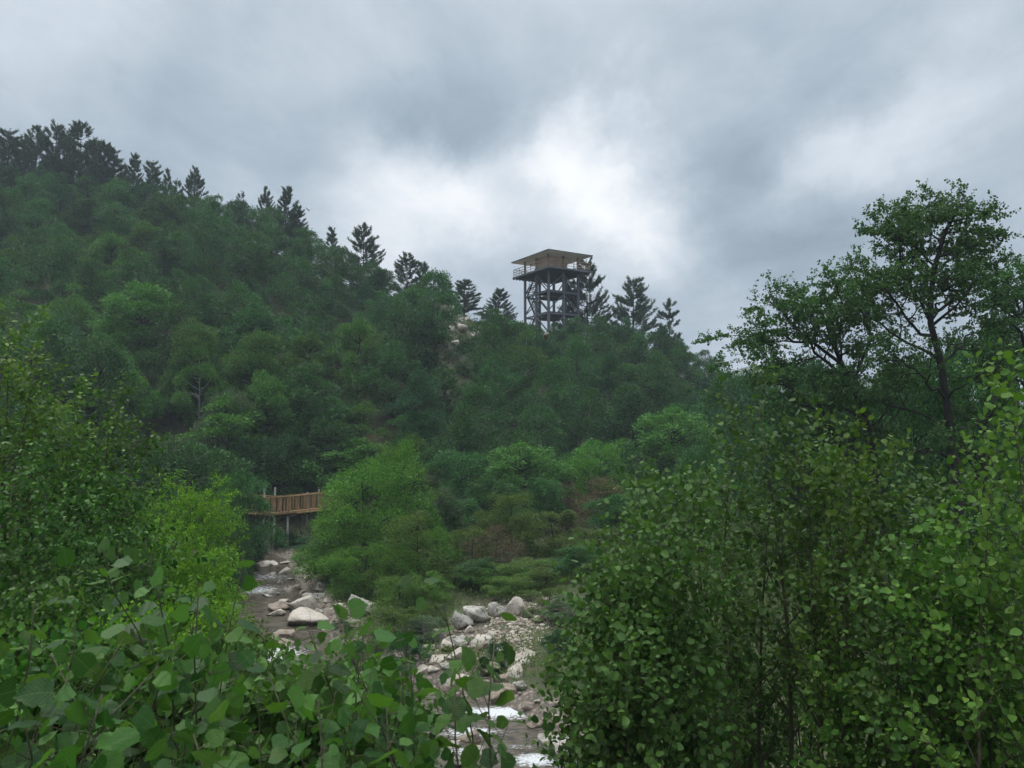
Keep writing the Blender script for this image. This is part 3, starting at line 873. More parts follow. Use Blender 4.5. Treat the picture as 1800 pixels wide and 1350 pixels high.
# ------------------------------------------------------------------ lookout tower
def build_tower():
    O = P(964.5, 600, 105.2)
    gx0, gy0 = O[0], O[1]
    a = np.array([-4.7, 7.7]); a = a / np.hypot(*a)        # left face direction
    b = np.array([5.8, 3.5]); b = b / np.hypot(*b)         # right face direction
    LA, LB = 5.9, 4.9
    ctr = np.array([gx0, gy0]) + a * LA / 2 + b * LB / 2
    zb = float(H(*ctr))
    e = empty('lookout_tower', (ctr[0], ctr[1], zb)); tag(e, 'tall grey lookout tower with open platforms, plywood cabin and wide flat roof on the ridge', 'lookout tower')
    zz = [8 + (772 - p) / F * 105.2 - zb for p in (590, 547, 508)]
    z_deck = 8 + (772 - 465) / F * 103.6 - zb
    z_roof = 8 + (772 - 437) / F * 103.6 - zb

    def W(u, v, z):      # u along a (0..LA), v along b (0..LB), local
        p = a * (u - LA / 2) + b * (v - LB / 2)
        return Vector((p[0], p[1], z))
    Mr = Matrix(((a[0], b[0], 0), (a[1], b[1], 0), (0, 0, 1)))

    def boxuv(m, u0, u1, v0, v1, z0, z1):
        m.box(W((u0 + u1) / 2, (v0 + v1) / 2, (z0 + z1) / 2), (abs(u1 - u0), abs(v1 - v0), z1 - z0), Mr)
    P2, P1 = zz[1], zz[2]
    P3 = P2 - 3.0
    for u in (0, LA / 2, LA):
        for v in (0, LB / 2, LB):
            if u == LA / 2 and v == LB / 2: continue
            m = MB(); boxuv(m, u - .14, u + .14, v - .14, v + .14, -2.5, z_deck - .3); m.build('column', M['steel'], e)
    # ring beams and floors
    for z in (P1, P2, P3):
        m = MB()
        for (p, q) in (((0, 0), (LA, 0)), ((0, 0), (0, LB)), ((LA, 0), (LA, LB)), ((0, LB), (LA, LB)), ((LA / 2, 0), (LA / 2, LB))):
            m.bar(W(*p, z - .1), W(*q, z - .1), .18, .2)
        m.build('ring_beam', M['steel'], e)
        m = MB(); boxuv(m, -.05, LA * .56, -.05, LB + .05, z + .003, z + .12)
        boxuv(m, LA * .56 + .01, LA, LB * .45, LB + .05, z + .003, z + .12)
        for k in range(9): boxuv(m, LA * .56 * k / 9 + .1, LA * .56 * k / 9 + .2, .1, LB - .1, z - .14, z)
        m.build('platform', M['deck'], e)
    # braces, inverted V from the middle columns
    for (zt, z0) in ((z_deck - .3, P1), (P1 - .2, P2), (P2 - .2, P3), (P3 - .2, -1.0)):
        for (mid, ends) in (((LA / 2, 0), ((0, 0), (LA, 0))), ((0, LB / 2), ((0, 0), (0, LB))), ((LA / 2, LB), ((0, LB), (LA, LB))), ((LA, LB / 2), ((LA, 0), (LA, LB)))):
            for en in ends:
                m = MB(); m.bar(W(*mid, zt - .15), W(*en, z0 + .3), .12, .12); m.build('brace', M['steel'], e)
    # stairs at the back left
    for i, (z0, z1) in enumerate(((P3, P2), (P2, P1), (P1, z_deck - .2))):
        m = MB(); ns = 12
        u0, u1 = (LA * .62, LA * .97) if i % 2 else (LA * .97, LA * .62)
        for v in (.25, 1.15):
            m.bar(W(u0, v, z0), W(u1, v, z1), .06, .28)
        for k in range(ns):
            t = (k + .5) / ns; u = u0 + (u1 - u0) * t
            boxuv(m, u - .12, u + .12, .28, 1.12, z0 + (z1 - z0) * t - .02, z0 + (z1 - z0) * t + .02)
        st = m.build('stair', M['deck'], e)
        h = MB()
        for v in (.25, 1.15): h.bar(W(u0, v, z0 + .95), W(u1, v, z1 + .95), .05)
        for t in (0, .33, .66, 1):
            for v in (.25, 1.15):
                u = u0 + (u1 - u0) * t; z = z0 + (z1 - z0) * t
                h.bar(W(u, v, z), W(u, v, z + .95), .05)
        h.build('stair_rail', M['steel'], st)
    # main deck
    oa, ob = 1.62, 1.05
    m = MB(); boxuv(m, -oa, LA + oa, -ob, LB + ob, z_deck - .12, z_deck - .03); m.build('deck', M['deck'], e)
    m = MB(); boxuv(m, -oa + .02, LA + oa - .02, -ob + .02, LB + ob - .02, z_deck - .027, z_deck); m.build('deck_bounce_sheet', M['soffit'], e)  # pale top sheet added over the dark deck to bounce light onto the soffit
    m = MB()
    for k in range(14):
        v = -ob + .15 + (LB + 2 * ob - .3) * k / 13; boxuv(m, -oa + .05, LA + oa + .12, v - .05, v + .05, z_deck - .30, z_deck - .123)
    m.build('joist', M['deck'], e)
    m = MB()
    boxuv(m, -oa - .05, -oa - .003, -ob - .05, LB + ob + .05, z_deck - .2, z_deck + .03); boxuv(m, -oa, LA + oa, -ob - .05, -ob - .003, z_deck - .2, z_deck + .03)
    m.build('deck_edge', M['steel'], e)
    # roof
    ra, rb = 1.72, 1.15
    m = MB(); boxuv(m, -ra, LA + ra, -rb, LB + rb, z_roof - .02, z_roof + .03); m.build('soffit', M['soffit'], e)
    m = MB(); c = [W(-ra - .08, -rb - .08, z_roof + .035), W(LA + ra + .08, -rb - .08, z_roof + .035), W(LA + ra + .08, LB + rb + .08, z_roof + .035), W(-ra - .08, LB + rb + .08, z_roof + .035)]
    c2 = [v + Vector((0, 0, .12)) for v in c]
    r1, r2 = W(LB / 2, LB / 2, z_roof + 1.0), W(LA - LB / 2, LB / 2, z_roof + 1.0)
    m.add(c + c2 + [r1, r2], [(3, 2, 1, 0), (0, 1, 5, 4), (1, 2, 6, 5), (2, 3, 7, 6), (3, 0, 4, 7), (4, 5, 9, 8), (5, 6, 9), (6, 7, 8, 9), (7, 4, 8)])
    m.build('roof', M['roof'], e)
    for u in (0, LA / 2, LA):
        for v in (0, LB / 2, LB):
            if u == LA / 2 and v == LB / 2: continue
            m = MB(); boxuv(m, u - .12, u + .12, v - .12, v + .12, z_deck + .002, z_roof - .022); m.build('post', M['post'], e)
    m = MB(); boxuv(m, 1.1, LA - 1.5, .8, LB - 1.0, z_deck + .003, z_roof - .024); cab = m.build('cabin', M['ply'], e)
    for v in (.8 + 1.1, .8 + 2.3): m = MB(); boxuv(m, 1.085, 1.098, v, v + .05, z_deck + .1, z_roof - .1); m.build('panel_joint', M['post'], cab)
    for u in (2.1, 3.4): m = MB(); boxuv(m, u, u + .05, .785, .798, z_deck + .1, z_roof - .1); m.build('panel_joint', M['post'], cab)
    # railing
    pts = []
    nA, nB = 6, 5
    cor = [(-oa + .1, -ob + .1), (LA + oa - .1, -ob + .1), (LA + oa - .1, LB + ob - .1), (-oa + .1, LB + ob - .1)]
    for i in range(4):
        p, q = cor[i], cor[(i + 1) % 4]; n = nA if i % 2 == 0 else nB
        for k in range(n):
            t = k / n; m = MB(); m.bar(W(p[0] + (q[0] - p[0]) * t, p[1] + (q[1] - p[1]) * t, z_deck), W(p[0] + (q[0] - p[0]) * t, p[1] + (q[1] - p[1]) * t, z_deck + 1.1), .08); m.build('rail_post', M['post'], e)
        m = MB()
        for h in (.38, .74): m.bar(W(*p, z_deck + h), W(*q, z_deck + h), .045, .07)
        m.bar(W(*p, z_deck + 1.1), W(*q, z_deck + 1.1), .08, .07)
        m.build('handrail', M['rail'], e)


build_tower()


# ------------------------------------------------------------------ wooden walkway
def build_walkway():
    cps = [(385, 893, 57), (420, 901, 54.5), (470, 905, 52.5), (510, 902, 52.5), (545, 898, 53.5), (600, 892, 55.3)]
    ln = [P(*c) for c in cps]
    ln = np.array(ln); s = np.r_[0, np.cumsum(np.linalg.norm(np.diff(ln, axis=0), axis=1))]
    at = lambda d: Vector([float(np.interp(d, s, ln[:, i])) for i in range(3)])
    Lt = s[-1]
    mid = at(Lt / 2)
    e = empty('wooden_walkway', (mid.x, mid.y, mid.z)); tag(e, 'orange-brown timber walkway with slatted balustrade on thin pale posts above the stream', 'walkway')
    def loc(v): return v - mid
    back = Vector((.1, 1.5, 0))
    m = MB(); u = MB(); tr = MB(); bt = MB(); tb = MB()
    n = 24
    for k in range(n):
        p, q = at(Lt * k / n), at(Lt * (k + 1) / n)
        c = loc((p + q) / 2 + back / 2)
        d = q - p
        m.bar(loc(p + back / 2), loc(q + back / 2), 1.6, .06)
        u.bar(loc(p + Vector((0, .1, -.12))), loc(q + Vector((0, .1, -.12))), .1, .2)
        u.bar(loc(p + back + Vector((0, -.1, -.12))), loc(q + back + Vector((0, -.1, -.12))), .1, .2)
        tr.bar(loc(p + Vector((0, 0, 1.1))), loc(q + Vector((0, 0, 1.1))), .12, .06)
        bt.bar(loc(p + Vector((0, -.03, .06))), loc(q + Vector((0, -.03, .06))), .05, .12)
        tb.bar(loc(p + back + Vector((0, 0, 1.1))), loc(q + back + Vector((0, 0, 1.1))), .12, .06)
    m.build('deck', M['walk'], e); u.build('joist', M['under_deck'], e); tr.build('handrail', M['walk'], e); bt.build('bottom_rail', M['walk'], e); tb.build('handrail', M['walk'], e)
    nb = int(Lt / .2)
    proto = None
    for side in (0, 1):
        for k in range(nb if side == 0 else nb // 3):
            p = at(Lt * (k + .5) / nb * (1 if side == 0 else 3)) + back * side
            b = MB(); b.box(loc(p + Vector((0, 0, .6))), (.115, .035, .92), Matrix.Rotation(.03 * math.sin(k * 7), 3, 'Y')); b.build('baluster', M['walk'], e)
    for (px, dz, up) in ((463, 0, 1.8), (467, 1, 1.8), (481, 0, 0), (505, 0, 0), (457, 1, 0), (526, 1, 1.3), (547, 1, 1.45), (430, 0, 0), (585, 0, 0)):
        d = float(np.interp(px, [c[0] for c in cps], s)); p = at(d) + back * dz
        zg = float(H(p.x, p.y)) - .3
        m = MB(); m.tube([loc(Vector((p.x, p.y + .15, zg))), loc(Vector((p.x, p.y + .15, p.z + up - .1)))], [.085, .07], 8); m.build('support_post', M['pale_bark'], e)


build_walkway()

# ------------------------------------------------------------------ wood on the hillside
HT = []
specs = [('hill', 101, 7, 3.2, 1.0), ('hill', 102, 7, 3.4, 1.2), ('hill', 103, 7.5, 3.0, 1.1), ('hill_light', 104, 7, 3.1, 1.0), ('hill_light', 105, 7.5, 2.7, .8),
         ('hill_dark', 106, 7, 3.3, 1.0), ('hill_dark', 107, 7, 3.0, 1.2), ('hill', 108, 6.5, 3.3, .8), ('grey', 109, 7.5, 2.4, .8)]
for (mt, sd_, h, r, b) in specs:
    HT.append((mt, decid(sd_, h, r, b - .9, mt, nclump=46, per=400, leaf=.185, cl=.31, lobes=.36, flat=.75, bark='pale_bark' if sd_ in (104, 109, 102) else 'bark_dark')))
BYM = {}
for mt, pr in HT: BYM.setdefault(mt, []).append(pr)

ADJ = {'hill': 'mid-green', 'hill_light': 'yellow-green', 'hill_dark': 'bluish-green', 'grey': 'grey-green'}


def zone(px, py):
    if px > 1230: return 'at the far right end of the ridge'
    if px > 1120: return 'under the thin sparse pine'
    if px > 1000 and py < 650: return 'under the bushy pine by the tower'
    if px > 880 and py < 640: return 'beneath the lookout tower'
    if px > 1000: return 'low right on the ridge flank'
    if px > 860: return 'far below the lookout tower'
    if px > 690 and py < 560: return 'above the pale rock scar'
    if px > 690 and py < 640: return 'beside the pale rock scar'
    if px > 690: return 'below the pale rock scar'
    if px > 560 and py < 520: return 'under the broad conical pine'
    if px > 560 and py < 630: return 'on the middle of the slope'
    if px > 560: return 'above the biggest bright bush'
    if px > 420 and py < 440: return 'under the twin-topped pine'
    if px > 420 and py < 540: return 'on the shadowed slope centre'
    if px > 420: return 'above the wooden walkway'
    if px > 230 and py < 420: return 'under the lone conical pine'
    if py < 400: return 'under the dense pine stand'
    if px > 230 and py < 520: return 'halfway up the left slope'
    if py < 500: return 'high at the left edge'
    if px > 230: return 'behind the tall light green pair'
    return 'above the left thicket'


rng = np.random.default_rng(42)
pts = []
tries = 0
scar = [(800, 572, 36), (836, 594, 26), (745, 610, 18), (690, 772, 20), (230, 700, 26), (250, 755, 22), (870, 560, 14), (958, 590, 12)]
cand = []
while len(pts) < 292 and tries < 60000:
    tries += 1
    t = rng.uniform(-.80, .42); u = rng.uniform(-.03, 1.06)
    dc = float(np.interp(t, TT, TDC)); df = float(np.interp(t, TT, TDF))
    y = df + (dc - df) * u; x = t * y
    z = float(H(x, y))
    q = pix((x, y, z + 3))
    if any((qq[0] - a) ** 2 + (qq[1] - b) ** 2 < (c + 6) ** 2 for a, b, c in scar for qq in (pix((x, y, z + 1)), q, pix((x, y, z + 6)))): continue
    if 372 < q[0] < 660 and y < 61: continue
    ctr = (7.5, 107)
    if math.hypot(x - ctr[0], y - ctr[1]) < 5.2: continue
    sp = 4.35 if abs(t) < .55 else 4.7
    if all((x - a) ** 2 + (y - b) ** 2 > sp * sp for a, b in pts):
        pts.append((x, y))
pts.sort(key=lambda p: p[1])
hill_trees = []
for (x, y) in pts:
    z = float(H(x, y)); q = pix((x, y, z + 4.5))
    f = .5 + .5 * math.sin(q[0] / 130 + 1) * math.cos(q[1] / 90 + q[0] / 260)
    r_ = rng.random() * .75 + f * .25
    mt = 'hill_dark' if r_ < .26 else 'hill' if r_ < .72 else 'hill_light' if r_ < .95 else 'grey'
    pr = BYM[mt][rng.integers(len(BYM[mt]))]
    h = rng.uniform(5.2, 9.0); r = rng.uniform(2.6, 4.2)
    dc = float(np.interp(x / y, TT, TDC))
    if y > dc - 9 and not (-.13 < x / y < -.03):
        line = float(np.interp(x / y, TT, TPY)) if not .01 < x / y < .085 else 574
        h = float(np.clip(P(900, line, y)[2] - z, 3.2, 9)) * rng.uniform(.86, 1.04)
    if -.13 < x / y < -.03 and y > dc - 14: h = rng.uniform(2.2, 3.4); r = rng.uniform(1.6, 2.3)
    size = ('tall ' if h > 7.9 else 'short ' if h < 5.8 else '') + ('broad' if r > 3.7 else 'slim' if r < 3.05 else 'rounded')
    e = place(pr, 'hillside_tree', x, y, h, r, rng.uniform(0, 6.28), f'{size} {ADJ[mt]} tree {zone(*q)}', 'tree', f'leafy trees of the hillside wood {zone(*q)}', sink=.4)
    hill_trees.append((e, q))
by = {}
for e, q in hill_trees: by.setdefault(e['label'], []).append((q, e))
ORD = ['leftmost', 'second from left', 'third from left', 'fourth from left', 'fifth from left', 'sixth from left', 'seventh from left', 'eighth from left']
for lab, lst in by.items():
    if len(lst) < 2: continue
    lst.sort(key=lambda t: t[0][0])
    for k, (q, e) in enumerate(lst):
        w = ('left' if k == 0 else 'right') + ' one of two' if len(lst) == 2 else (ORD[k] if k < len(lst) - 1 else 'rightmost') if k < 8 else 'one of several'
        e['label'] = f'{lab}, {w}'

for (px, top, d, w, v, lab) in ((934, 572, 98, 62, 0, 'leafy tree hiding the left foot of the lookout tower'), (972, 570, 96.5, 60, 1, 'leafy tree hiding the middle foot of the lookout tower'),
                                (1008, 560, 98, 62, 2, 'leafy tree hiding the right foot of the lookout tower'), (1052, 558, 100, 70, 0, 'leafy crown just right of the lookout tower'),
                                (900, 574, 99, 44, 1, 'small leafy crown left of the lookout tower feet'), (1090, 562, 102, 66, 1, 'leafy crown under the wide bushy pine')):
    p = P(px, top, d); zb = float(H(p[0], p[1])) - .3
    place(BYM['hill'][v], 'hillside_tree', p[0], p[1], max(p[2] - zb, 2.5), w / 2 / F * d * 1.15, px * .7, lab, 'tree', 'leafy trees around the tower foot', z=zb)

# undergrowth over the hill and banks: leaf clumps nobody could count
def scatter_leaves(name, n, xr, yr, keep, mat, size, hmax, seed, tpl=None, upness=.6):
    rng = np.random.default_rng(seed)
    x = rng.uniform(*xr, n); y = rng.uniform(*yr, n)
    k = keep(x, y, rng); x = x[k]; y = y[k]
    z = H(x, y)
    cl = (wav(x, y, 1.7, 4) + wav(x, y, .6, 1)) * .5 + .5
    z = z + rng.uniform(0, 1, len(x)) * hmax * np.clip(cl, .1, 1)
    Pn = np.stack([x, y, z], 1)
    X = norm(rng.normal(size=Pn.shape) + np.array([0, 0, upness]))
    N = norm(rng.normal(size=Pn.shape) * .6 + np.array([0, -.2, 1]))
    S = size * rng.uniform(.6, 1.3, len(x))
    me = leaf_mesh(name, rng, Pn, X, N, S, tpl or tpl_quad(), M[mat])
    return tag(link(bpy.data.objects.new(name, me)), None, None, None, 'stuff')


def keep_hill(x, y, rng):
    t = x / y; dc = np.interp(t, TT, TDC); df = np.interp(t, TT, TDF)
    q = np.array([wav(x, y, 5, 2.2)]).ravel()
    px = 900 + F * t
    k = (y > df - 6) & (y < dc + 12) & (np.abs(t) < .75) & (rng.random(len(x)) < np.clip(.95 - q * .7, .4, 1))
    zz = H(x, y) ; fw = y; py = 675 - F * ((-y * math.sin(PITCH) + (zz - 8) * math.cos(PITCH)) / (y * math.cos(PITCH) + (zz - 8) * math.sin(PITCH)))
    return k


u_ = scatter_leaves('undergrowth', 190000, (-85, 62), (52, 130), keep_hill, 'under', .24, .8, 7)
u_['label'] = 'low green undergrowth covering the wooded hillside'

# ------------------------------------------------------------------ pines on the skyline
PN = [pine(201, 10, 2.9, 1.6), pine(202, 10, 3.3, 1.4, .9), pine(203, 10, 2.4, 1.8), pine(204, 9, 1.9, 1.2, .55), pine(205, 10, 3.6, 1.2)]
# px, top py, extra distance beyond the crest, width px, variant, label
pines = [
    (-20, 240, 4, 60, 0, 'dark pine cut by the edge at the far left end of the hilltop pine stand'),
    (16, 228, 1, 58, 0, 'dark pine with a rounded top, first whole one of the hilltop pine stand'),
    (45, 252, 6, 50, 2, 'shorter dark pine between the first whole pine and the spiky pine of the stand'),
    (66, 224, 3, 58, 1, 'spiky-topped pine with gappy upper branches in the hilltop stand'),
    (98, 220, 5, 62, 4, 'broad dark pine near the middle of the dense hilltop stand'),
    (124, 238, 8, 50, 0, 'dark pine wedged between the broad pine and the tallest pine of the stand'),
    (146, 221, 4, 60, 0, 'tallest dark pine with a pointed crown in the hilltop stand'),
    (168, 250, 6, 48, 2, 'lower pine filling the gap right of the tallest pine of the stand'),
    (182, 252, 2, 44, 2, 'narrow dark pine where the hilltop stand starts to drop'),
    (203, 262, 3, 48, 0, 'dark sloping-shouldered pine at the falling end of the stand'),
    (221, 292, 5, 34, 3, 'small pine half hidden beside the slim spire-like pine'),
    (236, 273, 1, 30, 2, 'slim spire-like pine standing just right of the dense stand'),
    (268, 284, 1, 48, 0, 'medium pine with a full crown between the slim spire and the pair of little pines'),
    (296, 300, 1, 24, 2, 'little pointed pine above the leafy trees left of the lone conical pine'),
    (312, 316, 3, 26, 3, 'tiny low pine next to the little pointed pine'),
    (343, 296, 1, 46, 1, 'lone conical pine with airy branches on the left skyline'),
    (424, 338, 3, 26, 3, 'small pine tip poking above a leafy crown on the left skyline'),
    (468, 330, 1, 34, 1, 'pine with a ragged top left of the twin-topped pine at the ridge bend'),
    (503, 331, -1, 46, 0, 'twin-topped pine at the bend where the ridge starts falling'),
    (521, 362, -3, 40, 2, 'pine leaning over the bend just below the twin-topped pine'),
    (584, 402, 0, 32, 2, 'small dark pine left of the broad dark conical pine on the skyline'),
    (640, 398, 0, 74, 4, 'broad dark conical pine standing alone on the falling ridge'),
    (716, 446, 2, 60, 1, 'wide pine merging with leafy crowns above the rock scar'),
    (742, 462, 3, 40, 2, 'narrow pine behind the wide pine above the rock scar'),
    (783, 488, 2, 36, 1, 'short pine left of the rounded pine above the bare ridge'),
    (816, 494, 1, 58, 0, 'rounded pine above the bare rocky part of the ridge'),
    (876, 509, 2, 52, 2, 'pointed pine just left of the lookout tower'),
    (1032, 459, 4, 84, 4, 'tallest pine, rising right behind the lookout tower'),
    (1006, 500, 6, 44, 2, 'pine seen through the open frame of the lookout tower'),
    (1112, 492, 3, 92, 4, 'wide bushy pine right of the lookout tower'),
    (1176, 527, 2, 50, 3, 'thin sparse pine, last one on the right part of the ridge'),
]
for i, (px, top, dd, wd, v, lab) in enumerate(pines):
    t = (px - 900) / F; d = float(np.interp(t, TT, TDC)) + 3 + dd
    p = P(px, top, d); zb = float(H(p[0], p[1])) - .3
    h = p[2] - zb
    place(PN[v], 'pine_tree', p[0], p[1], h, wd / 2 / F * d * (1.35 if px < 240 else 1.1), i * 1.7, lab, 'pine', 'pines along the skyline', z=zb)

# ------------------------------------------------------------------ trees and shrubs at mid distance
MT = {  # mid-distance crowns reach the ground
    'willow': [decid(301, 7, 3.3, -.5, 'willow', 60, 420, .14, lobes=.12, cl=.30, flat=1.05), decid(302, 7, 3.0, -.5, 'willow', 55, 420, .14, lobes=.15, cl=.3, flat=1.05)],
    'olive': [decid(303, 5, 2.6, -.5, 'olive', 50, 330, .13, lobes=.2, flat=1.05), decid(304, 5, 2.3, -.5, 'olive', 50, 330, .13, lobes=.25, flat=1.05)],
    'grey': [decid(305, 7, 2.6, .4, 'grey', 50, 330, .15, bark='pale_bark', flat=1.05)],
    'brown': [decid(306, 5, 2.6, -.5, 'brown', 50, 210, .11, lobes=.2, bark='bark', flat=1.05)],
    'hill': [decid(307, 7, 3.0, .5, 'hill', 55, 380, .16, flat=1.05), decid(308, 7, 3.0, .6, 'hill', 55, 380, .16, lobes=.28, flat=1.05)],
    'hill_light': [decid(309, 8, 2.6, .5, 'hill_light', 60, 360, .16, flat=1.05), decid(310, 8, 2.7, .5, 'hill_light', 60, 360, .16, lobes=.26, flat=1.05)],
    'hill_dark': [decid(311, 7, 3.0, .6, 'hill_dark', 55, 360, .16, flat=1.05), decid(312, 7, 2.8, .5, 'hill_dark', 55, 360, .16, flat=1.05)],
}
